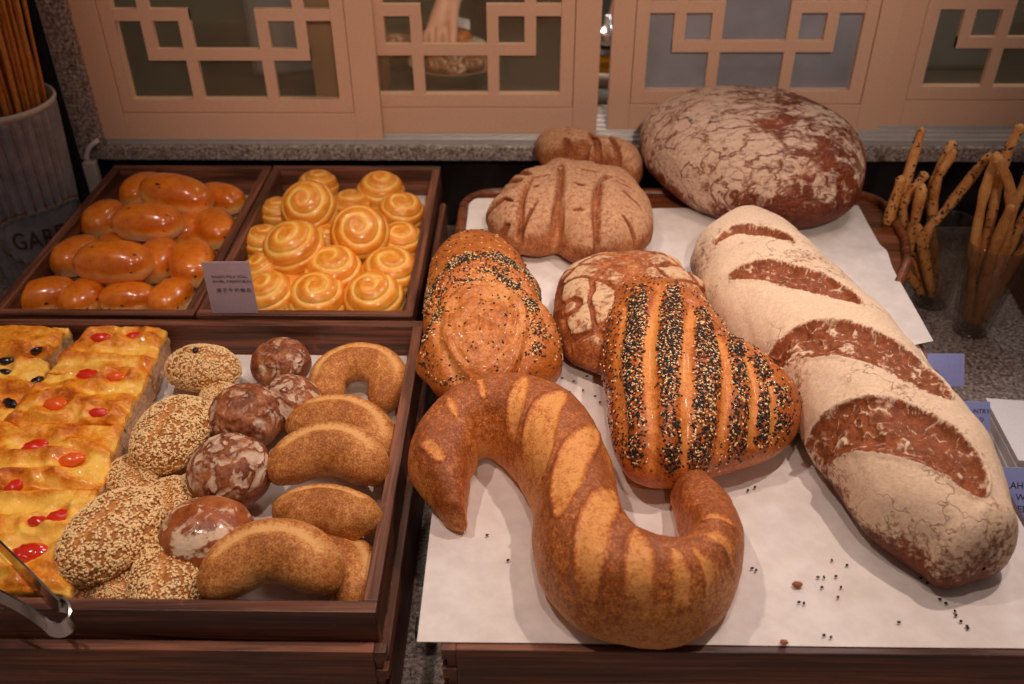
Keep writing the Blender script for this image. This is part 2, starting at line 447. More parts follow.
def scatter(name, V, F, dens, n, size, mat, parent, seed=1, lift=.25, jitter=.3, kind='stuff'):
    r = np.random.default_rng(seed)
    if F.shape[1] == 4: F = np.concatenate([F[:, :3], F[:, [0, 2, 3]]])
    a, b, c = V[F[:, 0]], V[F[:, 1]], V[F[:, 2]]; nn = np.cross(b - a, c - a); ar = np.linalg.norm(nn, axis=1)
    wt = ar * dens[F].mean(1); wt = wt / wt.sum(); f = r.choice(len(F), n, p=wt)
    u, v = r.random(n), r.random(n); s = u + v > 1; u[s], v[s] = 1 - u[s], 1 - v[s]
    p = a[f] + (b[f] - a[f]) * u[:, None] + (c[f] - a[f]) * v[:, None]; N = nn[f] / np.maximum(ar[f], 1e-12)[:, None]
    tdir = r.normal(size=(n, 3)); tdir -= N * (tdir * N).sum(1)[:, None]; tdir /= np.linalg.norm(tdir, axis=1)[:, None]
    tdir = tdir + N * r.normal(size=n)[:, None] * jitter * .6; tdir /= np.linalg.norm(tdir, axis=1)[:, None]
    bt = np.cross(N, tdir); bt /= np.linalg.norm(bt, axis=1)[:, None]; N2 = np.cross(tdir, bt)
    sv, sf = seed_shape(); sz = size * (.8 + .4 * r.random(n))
    X = p[:, None, :] + N[:, None, :] * (sz * lift)[:, None, None] + sz[:, None, None] * (sv[None, :, 0:1] * tdir[:, None, :] + sv[None, :, 1:2] * bt[:, None, :] + sv[None, :, 2:3] * N2[:, None, :])
    Fa = sf[None] + (np.arange(n) * len(sv))[:, None, None]
    o = link(name, npmesh(name, X.reshape(-1, 3), Fa.reshape(-1, 3)), mat, parent)
    if kind: o['kind'] = kind
    return o

# ------------------------------------------------------------------ materials of the setting
W_DARK, W_LIGHT = srgb(64, 34, 23), srgb(146, 88, 62)
M_CRX = wood('walnut_across', W_DARK, W_LIGHT, 0)
M_CRY = wood('walnut_along', W_DARK, W_LIGHT, 1)
M_TRAY = wood('oiled_tray_wood', srgb(74, 34, 14), srgb(140, 76, 38), 0, rough=.3)
def granite():
    t = NT('speckled_granite')
    n = t.noise(210, 6, .75); v = t.voro(330, out=0); b = t.noise(60, 3, .6)
    c = t.ramp(n, [(.38, srgb(30, 25, 25)), (.45, srgb(128, 112, 106)), (.55, srgb(180, 164, 154)), (.66, srgb(222, 210, 202))])
    c = t.mix(t.rng(b, .5, .68, 0, .55), c, srgb(88, 74, 66))
    c = t.mix(t.rng(v, .0, .22, .7, 0), c, srgb(30, 26, 26))
    return t.fin(c, .28, Specular_IOR_Level=.5)
M_GRAN = granite()
M_BLACK = plain('black_lacquer', (.012, .009, .009), .13, bump=.0)
M_DARK = plain('dark_wall_paint', (.006, .005, .005), .8)
M_FRAME = plain('putty_paint', srgb(226, 182, 152), .5, bump=.04, scale=260)
M_GAP = plain('groove_shadow_gap', srgb(92, 70, 58), .9)
M_ALU = plain('aluminium_track', (.62, .60, .59), .42, .55)
M_STEEL = plain('polished_steel', (.62, .60, .58), .18, 1.0, bump=.04, scale=90)
M_IRON = plain('black_iron', (.012, .012, .012), .4)
M_FLOOR = plain('dark_floor_tile', (.05, .04, .035), .5)
def paper_mat():
    t = NT('baking_paper'); n = t.noise(45, 4, .6); f = t.noise(900, 2)
    c = t.mix(t.rng(n, .3, .7), srgb(219, 209, 202), srgb(231, 223, 217))
    return t.fin(c, .62, t.bump(t.math('ADD', t.math('MULTIPLY', n, 1.0), t.math('MULTIPLY', f, .12)), .35, .002), Specular_IOR_Level=.3)
M_PAPER = paper_mat()
def glass_mat(name, tint, rough, ior=1.45, alpha_like=None):
    t = NT(name)
    return t.fin(tint, rough, Transmission_Weight=1.0, IOR=ior)
def pane_mat():
    # hammered, slightly milky window glass
    t = NT('milky_window_glass'); n = t.noise(9, 3, .5)
    c = t.mix(t.rng(n, .35, .65), srgb(150, 146, 128), srgb(196, 190, 172))
    m = t.fin(c, t.rng(n, .3, .7, .10, .26), t.bump(t.noise(40, 2), .08, .002), Transmission_Weight=.93, IOR=1.25)
    return m
M_PANE = pane_mat()
def thin_glass(name, tint, milk, milk_amt, rough=.03, refl=1.0):
    t = NT(name); tr = t.n('ShaderNodeBsdfTransparent'); tr.inputs[0].default_value = tint + (1,)
    gl = t.n('ShaderNodeBsdfGlossy'); gl.inputs['Roughness'].default_value = rough
    df = t.n('ShaderNodeBsdfDiffuse'); nz = t.noise(7, 4, .6)
    t.put(df.inputs[0], t.mix(t.rng(nz, .3, .7), tuple(q * .7 for q in milk), milk))
    m1 = t.n('ShaderNodeMixShader'); t.put(m1.inputs[0], milk_amt); t.l(tr.outputs[0], m1.inputs[1]); t.l(df.outputs[0], m1.inputs[2])
    fr = t.n('ShaderNodeLayerWeight'); fr.inputs[0].default_value = .5
    m2 = t.n('ShaderNodeMixShader'); t.put(m2.inputs[0], t.math('ADD', .03, t.math('MULTIPLY', t.math('POWER', fr.outputs[1], 4.0), .45 * refl))); t.l(m1.outputs[0], m2.inputs[1]); t.l(gl.outputs[0], m2.inputs[2])
    out = [n for n in t.t.nodes if n.type == 'OUTPUT_MATERIAL'][0]; t.l(m2.outputs[0], out.inputs[0]); t.t.nodes.remove(t.b); return t.m
M_GLASS = thin_glass('clear_glass', (.86, .84, .80), (.6, .6, .6), .02)
M_PANE = thin_glass('milky_window_glass', (.84, .82, .74), srgb(176, 172, 150), .14, .12)
M_PANEC = thin_glass('cloudy_window_glass', (.80, .80, .84), srgb(206, 206, 212), .42, .12)

# ------------------------------------------------------------------ the setting
def struct(name, mb, mat, parent=None):
    o = mb.build(name, mat, parent); o['kind'] = 'structure'; return o
struct('floor', MB().box((0, 1.2, -.92), (5, 5, .04)), M_FLOOR)
struct('wall_left', MB().box((-1.10, 1.46, .10), (.78, .12, 2.0)), M_DARK)
struct('wall_back', MB().box((.30, 1.455, .06), (2.02, .07, .12)), M_BLACK)
wt = MB().box((.0, .82, -.02), (2.9, 1.20, .04), bev=.003).build('granite_worktop', M_GRAN)
tag(wt, 'grey speckled granite counter top under the wooden crates and the breadstick glasses', 'countertop')
struct('trim_1', MB().box((.252, 1.48, .1425), (1.93, .18, .025), bev=.003), M_GRAN)
struct('trim_2', MB().box((-.6945, 1.44, .62), (.044, .10, .98), bev=.003), M_GRAN)
# sliding track: four shallow channels
tr = MB().box((.26, 1.45, .1565), (1.86, .105, .003))
for k in range(6): tr.box((.26, 1.3995 + k * .0195, .1605), (1.86, .0022, .006), bev=.0006)
struct('trim_3', tr, M_ALU)

def window(n, xc, Y, hw=.22, rot=.0):
    root = bpy.data.objects.new('window_%d' % n, None); COL.objects.link(root); root.location = (xc, Y, 0); root.rotation_euler = (0, 0, rot)
    root['kind'] = 'structure'; root.empty_display_size = .02
    z0, z1 = .1605, .785; T = .017; zc = (z0 + z1) / 2
    g0, gw = .2045, .1815; gt = z0 + z1 - g0      # groove line
    f = MB()
    f.box((-(hw + gw) / 2, T / 2, zc), (hw - gw, T, z1 - z0), bev=.0012)
    f.box(((hw + gw) / 2, T / 2, zc), (hw - gw, T, z1 - z0), bev=.0012)
    f.box((0, T / 2, (z0 + g0) / 2), (2 * gw, T - .0006, g0 - z0), bev=.0008)
    f.box((0, T / 2, (z1 + gt) / 2), (2 * gw, T - .0006, g0 - z0), bev=.0008)
    f.build('outer_frame', M_FRAME, root)
    # inner frame sits in the outer one with a hairline joint
    q = gw - .0009; b0 = .2265; bt = z0 + z1 - b0; iw = .160; i = MB()
    for s in (-1, 1): i.box((s * (q + iw) / 2, T / 2 + .0008, zc), (q - iw, T - .002, (gt - g0) - .0018), bev=.0008)
    i.box((0, T / 2 + .0008, (g0 + .0009 + b0) / 2), (2 * iw + .001, T - .002, b0 - g0 - .0009), bev=.0008)
    i.box((0, T / 2 + .0008, (gt - .0009 + bt) / 2), (2 * iw + .001, T - .002, b0 - g0 - .0009), bev=.0008)
    i.build('inner_frame', M_FRAME, root)
    MB().box((0, T - .002, zc), (2 * gw + .004, .002, gt - g0 + .004)).build('backing_strip', M_GAP, root) if False else None
    L = MB(); bw = .0178; th = .009; y = .0075
    def H(xa, xb, z): L.box(((xa + xb) / 2, y, z), (xb - xa, th, bw), bev=.0006)
    def Vv(x, za, zb): L.box((x, y + .0002, (za + zb) / 2), (bw, th, zb - za), bev=.0006)
    H1, H2, v1, v2 = .3545, .2955, .114, .0575
    for s in (-1, 1):
        for m in (0, 1):
            mz = (lambda z: z0 + z1 - z) if m else (lambda z: z)
            o_ = sorted
            a, b = o_((s * iw, s * (v2 - bw / 2))); H(a, b, mz(H1))
            a, b = o_((mz(b0), mz(H1 + bw / 2))); Vv(s * v2, a, b)
        Vv(s * v1, H2 - bw / 2, z0 + z1 - H2 + bw / 2)
    H(-v1 - bw / 2, v1 + bw / 2, H2); H(-v1 - bw / 2, v1 + bw / 2, z0 + z1 - H2)
    L.build('lattice', M_FRAME, root)
    MB().box((0, .0145, zc), (2 * iw + .006, .003, bt - b0 + .006)).build('pane', M_PANEC if n == 3 else M_PANE, root)
    return root
window(1, -.4525, 1.4005, .2225); window(2, -.113, 1.4245); window(3, .3405, 1.4405, .2155); window(4, .779, 1.4590)

# ---- kitchen seen through the panes
struct('wall_kitchen', MB().box((.1, 3.0, .4), (4.4, .1, 2.8)), plain('kitchen_wall_tile', srgb(120, 116, 96), .6))
kc = MB().box((.15, 1.92, .07), (3.2, .60, .06), bev=.004).build('kitchen_worktop', plain('dark_laminate', srgb(62, 52, 44), .35))
tag(kc, 'dark kitchen work counter seen dimly behind the lattice windows', 'countertop')
def area(name, loc, target, size, energy, color):
    l = bpy.data.lights.new(name, 'AREA'); l.energy = energy; l.size = size; l.color = color
    o = bpy.data.objects.new(name, l); COL.objects.link(o); o.location = loc
    o.rotation_euler = (Vector(target) - Vector(loc)).to_track_quat('-Z', 'Y').to_euler(); return o
area('kitchen_fill', (.8, 1.75, 1.3), (.6, 2.0, .3), .4, 7, (.95, .94, 1.0))  # unseen lamp added to cool and brighten the panes of the third window
area('kitchen_fill', (-.1, 1.70, 1.1), (-.08, 1.95, .15), .25, 4.5, (1.0, .82, .66))  # unseen lamp added to brighten the plate and the reaching arm

# ------------------------------------------------------------------ crates
def crate(name, label, x0, x1, y0, y1, zt, zb, t=.0122, floor=None, fingers=False, group=None, closed=False, side_h=None):
    r = thing(name, label, 'crate' if not closed else 'box', ((x0 + x1) / 2, (y0 + y1) / 2, zb), group=group)
    X, Y, H = (x1 - x0), (y1 - y0), zt - zb
    side = MB(); bev = .0011
    for s in (-1, 1):
        Hs = side_h or H; m = MB(); m.box((s * (X - t) / 2, 0, Hs / 2), (t, Y - 2 * t, Hs), bev=bev)
        if fingers:
            k = 0; z = H
            while z > .004:
                hh = min(.012, z)
                if k % 2 == 0: m.box((s * (X - t) / 2, -(Y - t) / 2 - .0001, z - hh / 2), (t, t, hh), bev=.0008)
                k += 1; z -= hh
        m.build('side_panel', M_CRY, r)
    for s, nm in ((-1, 'front_panel'), (1, 'back_panel')):
        wdt = X if not (fingers and s == -1) else X - 2 * t
        m = MB(); m.box((0, s * (Y - t) / 2, H / 2), (wdt, t, H), bev=bev)
        if fingers and s == -1:
            k = 0; z = H
            while z > .004:
                hh = min(.012, z)
                if k % 2 == 1:
                    for q in (-1, 1): m.box((q * (X - t - .004) / 2, -(Y - t) / 2 + .001, z - hh / 2), (t - .004, t - .002, hh), bev=.0005)
                k += 1; z -= hh
        m.build(nm, M_CRX, r)
    if closed: MB().box((0, 0, H - .005), (X - 2 * t, Y - 2 * t, .0098), bev=.0006).build('top_panel', M_CRX, r)
    else: MB().box((0, 0, .004), (X - 2 * t, Y - 2 * t, .006)).build('base_panel', M_CRX, r)
    return r
ZT = .14
G_CR = 'walnut crates of rolls on the counter'
crate('wooden_crate', 'small dark wooden crate at the back left, filled with shiny raisin milk rolls', -.6455, -.3985, .931, 1.3505, ZT, .088)
crate('wooden_crate', 'small dark wooden crate filled with yellow swirl buns', -.3955, -.1365, .931, 1.3505, ZT, .088)
crate('wooden_crate', 'wide dark wooden crate in front holding focaccia, sesame rolls and crescent rolls', -.6555, -.1222, .4975, .9215, ZT, .0915)
crate('wooden_riser', 'dark wooden box with finger joints under the wide focaccia crate', -.662, -.1150, .4845, .930, .106, 0, t=.0105, fingers=True, side_h=.0905)
# solid shelf inside the riser carries the crate
rb = crate('wooden_riser', 'plain dark wooden box hidden beneath the two small roll crates', -.640, -.142, .945, 1.34, .0868, 0, closed=True)
crate('wooden_riser', 'dark wooden box with finger joints under the front sheet of baking paper', -.0665, .446, .4624, .885, ZT, 0, t=.0115, fingers=True, closed=True)
crate('wooden_riser', 'dark wooden box standing under the wooden serving tray behind the big loaves', -.05, .452, .893, 1.215, .1245, 0, closed=True)
bpy.data.objects['wooden_riser'].children
sl = MB().box((-.387, .707, .0885), (.532, .42, .005)); o = sl.build('shelf', M_CRX); o.parent = bpy.data.objects['wooden_riser']; o.location = -Vector(bpy.data.objects['wooden_riser'].location)

# serving tray with a raised rounded rim, open to the front
tx0, tx1, ty0, ty1 = -.098, .512, .93, 1.262
t_ = thing('serving_tray', 'orange-brown wooden tray with a rounded raised rim under the rear loaves', 'tray', ((tx0 + tx1) / 2, 1.1, .125))
def rrpath(x0, x1, y0, y1, r, n=10):
    pts = [(x0, y0)]
    pts += [(x0 + r - r * math.cos(a), y1 - r + r * math.sin(a)) for a in np.linspace(0, math.pi / 2, n)]
    pts += [(x1 - r + r * math.sin(a), y1 - r + r * math.cos(a)) for a in np.linspace(0, math.pi / 2, n)]
    return pts + [(x1 - .004, 1.12), (x1 - .020, 1.06), (x1 - .050, 1.005)]
off = Vector(t_.location)
pp = rrpath(tx0 + .004, tx1 - .004, ty0, ty1 - .004, .05)
poly_prism([(x - off.x, y - off.y) for x, y in pp], 0.0002, .0135).build('tray_base', M_TRAY, t_)
m = MB(); q = rrpath(tx0 + .005, tx1 - .005, ty0 + .01, ty1 - .005, .05, 14)
m.tube([(x - off.x, y - off.y, .016) for x, y in q], .0068, 12); m.build('rim', M_TRAY, t_)

# board standing on its edge between the swirl bun crate and the loaves
b = MB(); b.box((0, 0, .069), (.009, .27, .138), bev=.0035)
o = b.build('wooden_board', M_CRY, None, (-.1235, 1.096, .0)); tag(o, 'narrow wooden board standing on edge beside the swirl bun crate', 'board')
# black iron bar in the gap between the crates
o = MB().box((0, 0, .008), (.036, .018, .016), bev=.001).build('iron_bar', M_IRON, None, (-.0885, .5575, 0)); tag(o, 'short black metal bar lying across the gap between the crate and the paper-covered box', 'bar')
_d = P(405, 626, .012); o.location = (-.0885, _d[1], 0)

# ------------------------------------------------------------------ papers
def sheet(name, label, corners, nx, ny, zf, mat, group=None, cat='paper'):
    c = np.array(corners, float); u, v = np.meshgrid(np.linspace(0, 1, nx), np.linspace(0, 1, ny), indexing='ij'); u, v = u.ravel()[:, None], v.ravel()[:, None]
    XY = (c[0] * (1 - u) + c[1] * u) * (1 - v) + (c[3] * (1 - u) + c[2] * u) * v
    Z = zf(u.ravel(), v.ravel(), XY); ctr = np.r_[XY.mean(0), Z.min()]
    V = np.c_[XY, Z] - ctr; i, k = np.meshgrid(np.arange(nx - 1), np.arange(ny - 1), indexing='ij'); i, k = i.ravel(), k.ravel()
    F = np.stack([i * ny + k, (i + 1) * ny + k, (i + 1) * ny + k + 1, i * ny + k + 1], -1)
    th = .0003; V2 = np.concatenate([V, V - [0, 0, th]]); F2 = np.concatenate([F, F[:, ::-1] + len(V)])
    o = link(name, npmesh(name, V2, F2), mat, None, ctr); tag(o, label, cat, group); return o
sheet('baking_paper', 'large pale baking paper sheet under the S-shaped loaf', [(-.0857, .4688), (.440, .4688), (.440, 1.0), (-.0860, 1.0)], 60, 60,
      lambda u, v, XY: .1412 + .0006 * fbm(np.c_[XY * 9, 0 * u], 2, 1), M_PAPER)
sheet('baking_paper', 'upright strip of baking paper beneath the leaf-patterned and comb-shaped loaves', [(-.0860, .93), (.12, .93), (.12, 1.236), (-.0853, 1.236)], 30, 30,
      lambda u, v, XY: .1421 + .0006 * fbm(np.c_[XY * 9, 0 * u], 2, 1), M_PAPER)
a, b_, c_, d_ = P(932, 346, .142)[:2], P(858, 206, .142)[:2], np.array((.06, 1.20)), np.array((.12, .79))
def z2(u, v, XY):
    e = ss(u, .80, 1.0); return .1430 + .0005 * fbm(np.c_[XY * 9, 0 * u], 2, 1) + .006 * e * (1 - v) ** 1.5 + .007 * np.exp(-((v - .55 - .25 * (u - .9)) / .06) ** 2) * ss(u, .7, 1.0)
sheet('baking_paper', 'grey-looking baking paper sheet under the big round floured loaf, its corner overhanging', [tuple(d_), tuple(a), tuple(b_), tuple(c_)], 60, 60, z2, M_PAPER)
G_LIN = None
sheet('paper_liner', 'white paper liner in the crate of swirl buns', [(-.382, .945), (-.149, .945), (-.149, 1.337), (-.382, 1.337)], 10, 10, lambda u, v, XY: .0957 + 0 * u, M_PAPER)
sheet('paper_liner', 'white paper liner in the crate of milk rolls', [(-.632, .945), (-.412, .945), (-.412, 1.337), (-.632, 1.337)], 10, 10, lambda u, v, XY: .0957 + 0 * u, M_PAPER)
sheet('paper_liner', 'white paper liner in the wide crate under the seeded and crescent rolls', [(-.642, .511), (-.136, .511), (-.136, .907), (-.642, .907)], 10, 10, lambda u, v, XY: .0992 + 0 * u, M_PAPER)

# ------------------------------------------------------------------ writing
def text_mesh(s, size, spacing=1.0, extrude=.0001):
    cu = bpy.data.curves.new('lettering', 'FONT'); cu.body = s; cu.size = size; cu.extrude = extrude; cu.space_character = spacing
    cu.align_x = 'LEFT'; cu.resolution_u = 3
    o = bpy.data.objects.new('lettering', cu); COL.objects.link(o); bpy.context.view_layer.update()
    me = bpy.data.meshes.new_from_object(o.evaluated_get(bpy.context.evaluated_depsgraph_get()))
    bpy.data.objects.remove(o); return me
M_INK = plain('dark_ink', srgb(58, 42, 48), .7)
def card(label, base, wid, hgt, mat, lines, rotz=0.0, lean=0.0, stand=False):
    """small upright card; lines = (text, x from left, z from bottom, size, spacing)"""
    r = thing('price_card', label, 'card', base, (lean, 0, rotz))
    MB().box((0, .0006, hgt / 2), (wid, .0012, hgt), bev=.0003).build('card_sheet', mat, r)
    if stand:   # clear plastic block that carries the leaning card beside the box
        m = MB(); m.box((0, .010, -base[2] / 2 + .001), (.016, .016, base[2] - .001), bev=.001); o = m.build('holder', M_HOLD, r); o.matrix_parent_inverse = Matrix.Rotation(-lean, 4, 'X')
    for s, x, z, sz, sp in lines:
        me = text_mesh(s, sz, sp); o = link('lettering', me, M_INK, r, (-wid / 2 + x, -.0002, z), (math.pi / 2, 0, 0))
    return r
M_CARD = plain('mauve_card', srgb(176, 158, 172), .6)
M_HOLD = plain('smoky_plastic', (.05, .045, .045), .2)
M_CARDB = plain('cool_lit_card', srgb(146, 156, 214), .55)  # blue of the cooler light is put into the card colour
card('mauve card with small dark print standing on the rim between the two small crates', (-.3487, .9345, .1405), .055, .0705, M_CARD,
     [('RAISIN MILK ROLL', .0085, .0490, .0052, 1.0), ('SWIRL CREAM BUN', .0085, .0425, .0052, 1.0), ('提子牛奶麵包', .011, .0300, .0062, 1.25)], rotz=.02)
p = P(921, 372, .141); card('small plain cool-lit bluish card corner behind the long floured loaf, below the paper tip', (.452 + .003, p[1] - .005, .125), .04, .036, M_CARDB, [], rotz=0, lean=-.6, stand=True)
p = P(972, 447, .12)
card('cool-lit bluish card with three short lines of print beside the white napkins', (p[0] - .004, p[1], .105), .052, .058, M_CARDB,
     [('COUNTRY', .0215, .046, .0062, 1.0), ('BREAD', .0265, .0375, .0062, 1.0), ('LOAF', .030, .029, .0062, 1.0)], rotz=-.03, lean=-.65, stand=True)
p = P(1033, 545, .10)
card('cool-lit bluish card printed LAHE above WA, beside the end of the long floured loaf', (p[0] + .004, p[1], .085), .075, .082, M_CARDB,
     [('LAHE', .0125, .0625, .0088, 1.0), ('- WA', .0165, .0515, .0088, 1.0), ('REES', .018, .0405, .0088, 1.0), ('粗麥包', .019, .0215, .009, 1.1)], rotz=-.03, lean=-.65, stand=True)

# ------------------------------------------------------------------ napkins
M_NAP = plain('white_tissue', srgb(240, 236, 238), .85, bump=.15, scale=400)
c0, c1, c2_ = P(986, 398, .045), P(1090, 405, .045), P(1020, 462, .045)
ex = (c1 - c0)[:2]; ey = (c2_ - c0)[:2]
for k in range(9):
    z = .0006 + k * .005; s_ = 0.97 + .03 * random.random(); dx, dy = random.uniform(-.001, .001), random.uniform(-.001, .001)
    q = [c0[:2] + np.array((dx, dy)), c0[:2] + ex * s_ + np.array((dx, dy)), c0[:2] + ex * s_ + ey * s_, c0[:2] + ey * s_ + np.array((dx, dy))]
    cc = sum(q) / 4
    o = poly_prism([tuple(x - cc) for x in q], 0, .0046).build('paper_napkin', M_NAP, None, (cc[0], cc[1], z))
    tag(o, 'white folded paper napkin in the stack on the granite at the far right' if k < 8 else 'topmost white folded paper napkin of the stack on the granite', 'napkin', 'white napkin stack')
    if k == 8: o['group'] = 'white napkin stack'

# ------------------------------------------------------------------ dark crate at the far right edge
a = P(992, 322, .0)
o = crate('wooden_box', 'dark wooden box at the far right edge behind the breadstick glass', a[0] + .045, a[0] + .40, a[1] - .22, a[1] + .12, .085, 0)
o.rotation_euler = (0, 0, -.12)

# ------------------------------------------------------------------ white cable duct
t_ = thing('cable_duct', 'pale plastic cable duct with a curved white tube at the left end of the ledge', 'duct', (-.694, 1.372, 0))
MB().box((0, 0, .070), (.020, .014, .134), bev=.002).build('duct_body', plain('pale_plastic', srgb(205, 192, 186), .5), t_)
m = MB(); m.tube([(-.002, 0, .135), (-.002, .0, .145), (.004, .001, .157), (.014, .003, .166), (.022, .006, .170)], .0038, 12); m.build('tube', plain('white_tube', srgb(225, 215, 215), .4), t_)

# ------------------------------------------------------------------ enamelled planter with breadsticks
def can_mat():
    t = NT('whitewashed_zinc'); n = t.noise(40, 5, .7); r = t.attr('toast')
    c = t.mix(t.rng(n, .3, .7), srgb(118, 118, 128), srgb(150, 148, 154))
    k = t.math('ADD', r, t.math('MULTIPLY', t.math('SUBTRACT', t.noise(120, 4, .7), .5), .7))
    c = t.mix(t.rng(k, .45, .75), c, srgb(120, 62, 22))
    return t.fin(c, .5, t.bump(n, .2, .001))
M_CAN = can_mat(); M_RUST = plain('rust_brown_relief', srgb(84, 54, 34), .8, bump=.3, scale=300)
CANP = (-.7475, 1.262, 0.0); CH = .276
def can_r(z): return .0610 + (.0775 - .0610) * (z / CH)
root = thing('metal_planter', 'whitewashed ribbed metal can lettered GARDEN holding thin breadsticks', 'planter', CANP)
nA, nZ = 360, 90; th_, zz = np.meshgrid(np.linspace(0, 2 * np.pi, nA, endpoint=False), np.linspace(.002, CH, nZ), indexing='ij'); th_, zz = th_.ravel(), zz.ravel()
LA = math.radians(-42); LZ = PY(18, 240, 1.206)[2] + .004; LW, LH = .072, .040
da = (th_ - LA + np.pi) % (2 * np.pi) - np.pi; sx = da * can_r(zz); ell = np.maximum(np.abs(sx / LW), 0) ** 3 + np.abs((zz - LZ) / LH) ** 2.4
inl = ss(1.0 - ell, -.1, .15); rib = np.cos(th_ * 30); ribm = (1 - inl) * ss(zz, .006, .02) * ss(CH - zz, .004, .014)
rr = can_r(zz) + .0016 * np.sign(rib) * np.abs(rib) ** .5 * ribm + .0022 * np.exp(-((ell - 1.08) / .14) ** 2) + .0015 * inl * 0
rust = ss(-rib, .72, 1.0) * ribm * .75 + np.exp(-((ell - 1.32) / .13) ** 2) * .95 + np.exp(-((ell - .86) / .06) ** 2) * .6
V = np.c_[rr * np.cos(th_), rr * np.sin(th_), zz]; i, k = np.meshgrid(np.arange(nA), np.arange(nZ - 1), indexing='ij'); i, k = i.ravel(), k.ravel(); j = (i + 1) % nA
F = np.stack([i * nZ + k, j * nZ + k, j * nZ + k + 1, i * nZ + k + 1], -1)
body = link('can_body', npmesh('can_body', V, F, {'toast': rust}), M_CAN, root)
m = MB(); m.lathe([(.0765, .270), (.0790, .272), (.0800, .2755), (.0790, .279), (.0765, .2795), (.0750, .276), (.0740, .25), (.058, .012), (.001, .010)], n=72)
m.build('rim', plain('worn_white_rim', srgb(190, 180, 172), .5), root)
MB().lathe([(.001, .001), (.060, .001), (.0612, .004)], n=48).build('base', M_CAN, root)
me = text_mesh('GARDEN', .0400, 1.04, .0006); co = np.array([v.co[:] for v in me.vertices]); co[:, 0] *= .116 / (co[:, 0].max() - co[:, 0].min()); wx = co[:, 0].max() + co[:, 0].min()
for v, c in zip(me.vertices, co):
    z = LZ - .0145 + c[1]; r = can_r(z) + .0008 + c[2]; a = LA + (c[0] - wx / 2) / can_r(z); v.co = (r * math.cos(a), r * math.sin(a), z)
link('lettering', me, M_RUST, root)
M_STICK = bread_mat('grissini_crust', srgb(150, 78, 26), srgb(206, 130, 56), srgb(226, 164, 88), grain=600, flour_lo=.9, flour_hi=1)
def stick_mesh(name, L, r, bend=.01, seed=0, n=26, knob=1.0, wob=.0008):
    t = np.linspace(0, 1, n); q = np.random.default_rng(seed); ph = q.random(2) * 6
    pts = np.c_[bend * np.sin(t * 2.6 + ph[0]) - bend * np.sin(ph[0]), bend * .6 * np.sin(t * 3.1 + ph[1]) - bend * .6 * np.sin(ph[1]), t * L]
    rad = r * (1 + .10 * np.sin(t * 23 + ph[0]) + .07 * np.sin(t * 41)) * np.sqrt(np.clip(1 - np.abs(2 * t - 1) ** 40, .04, 1))
    m = MB(); m.tube(pts, rad, 10); bmesh.ops.recalc_face_normals(m.bm, faces=m.bm.faces); me = bpy.data.meshes.new(name); m.bm.to_mesh(me); m.bm.free()
    for nm, val in (('toast', .45), ('flour', 0.0), ('score', 0.0)):
        at = me.attributes.new(nm, 'FLOAT', 'POINT'); at.data.foreach_set('value', np.full(len(me.vertices), val, np.float32))
    me.materials.append(M_STICK); return me, pts
protos = [stick_mesh('grissini', .44 + .02 * k, .0021 + .0003 * (k % 3), .005, k)[0] for k in range(5)]
for k in range(112):
    ang = k * 2.39996; rr_ = .063 * math.sqrt((k + .5) / 112); bx, by = rr_ * .75 * math.cos(ang), rr_ * .75 * math.sin(ang)
    tx, ty = rr_ * 1.12 * math.cos(ang + .25) , rr_ * 1.12 * math.sin(ang + .25); z0, z1 = .0125, .42
    d = Vector((tx - bx, ty - by, z1 - z0)); o = bpy.data.objects.new('thin_breadstick', protos[k % 5]); COL.objects.link(o)
    o.location = (CANP[0] + bx, CANP[1] + by, z0); o.rotation_euler = d.to_track_quat('Z', 'Y').to_euler()
    tag(o, 'long thin golden breadstick bundled upright in the GARDEN can', 'breadstick', 'thin breadsticks in the metal can')

# ------------------------------------------------------------------ glasses with seeded breadsticks
def tumbler(label, loc, r0, r1, H, amber=False):
    o = MB().lathe([(.001, .0005), (r0 * .92, .0005), (r0, .004), (r1, H - .002), (r1 - .001, H), (r1 - .0025, H - .001), (r0 - .004, .014), (.001, .012)], n=56)
    o = o.build('drinking_glass', M_GLASS, None, loc); tag(o, label, 'glass', None); return o
M_STICKS = bread_mat('seeded_stick_crust', srgb(140, 76, 30), srgb(204, 136, 72), srgb(226, 172, 110), grain=500, flour_lo=.9, flour_hi=1)
M_BSEED = plain('black_sesame', srgb(28, 24, 26), .45)
M_WSEED = plain('white_sesame', srgb(252, 214, 154), .42, Specular_IOR_Level=.5)
def long_stick(label, pts, rad, seeded, group, z_in=None, seed=0):
    rad *= 1.12; q = smooth_line(np.array(pts), 44); n = len(q); t = np.linspace(0, 1, n)
    r = rad * (1 + .10 * np.sin(t * 17 + seed) + .06 * np.sin(t * 37 + seed)) * np.sqrt(np.clip(1 - np.abs(2 * t - 1) ** 70, .12, 1))
    c = q[0].copy(); m = MB(); m.tube(q - c, r, 14); bmesh.ops.recalc_face_normals(m.bm, faces=m.bm.faces); me = bpy.data.meshes.new('breadstick'); m.bm.to_mesh(me); m.bm.free()
    V = np.array([v.co[:] for v in me.vertices]); tn = fbm(V * 40, 3, seed)
    for nm, val in (('toast', .45 + tn * .4), ('flour', 0 * tn), ('score', 0 * tn)):
        at = me.attributes.new(nm, 'FLOAT', 'POINT'); at.data.foreach_set('value', val.astype(np.float32))
    o = link('breadstick', me, M_STICKS, None, c); tag(o, label, 'breadstick', group)
    if seeded:
        F = np.array([[p.vertices[0], p.vertices[1], p.vertices[2], p.vertices[3]] for p in me.polygons if len(p.vertices) == 4])
        scatter('black_seeds', V, F, np.ones(len(V)), seeded, .0020, M_BSEED, o, seed + 3)
    return o
def W(px, py, Y): return PY(px, py, Y)
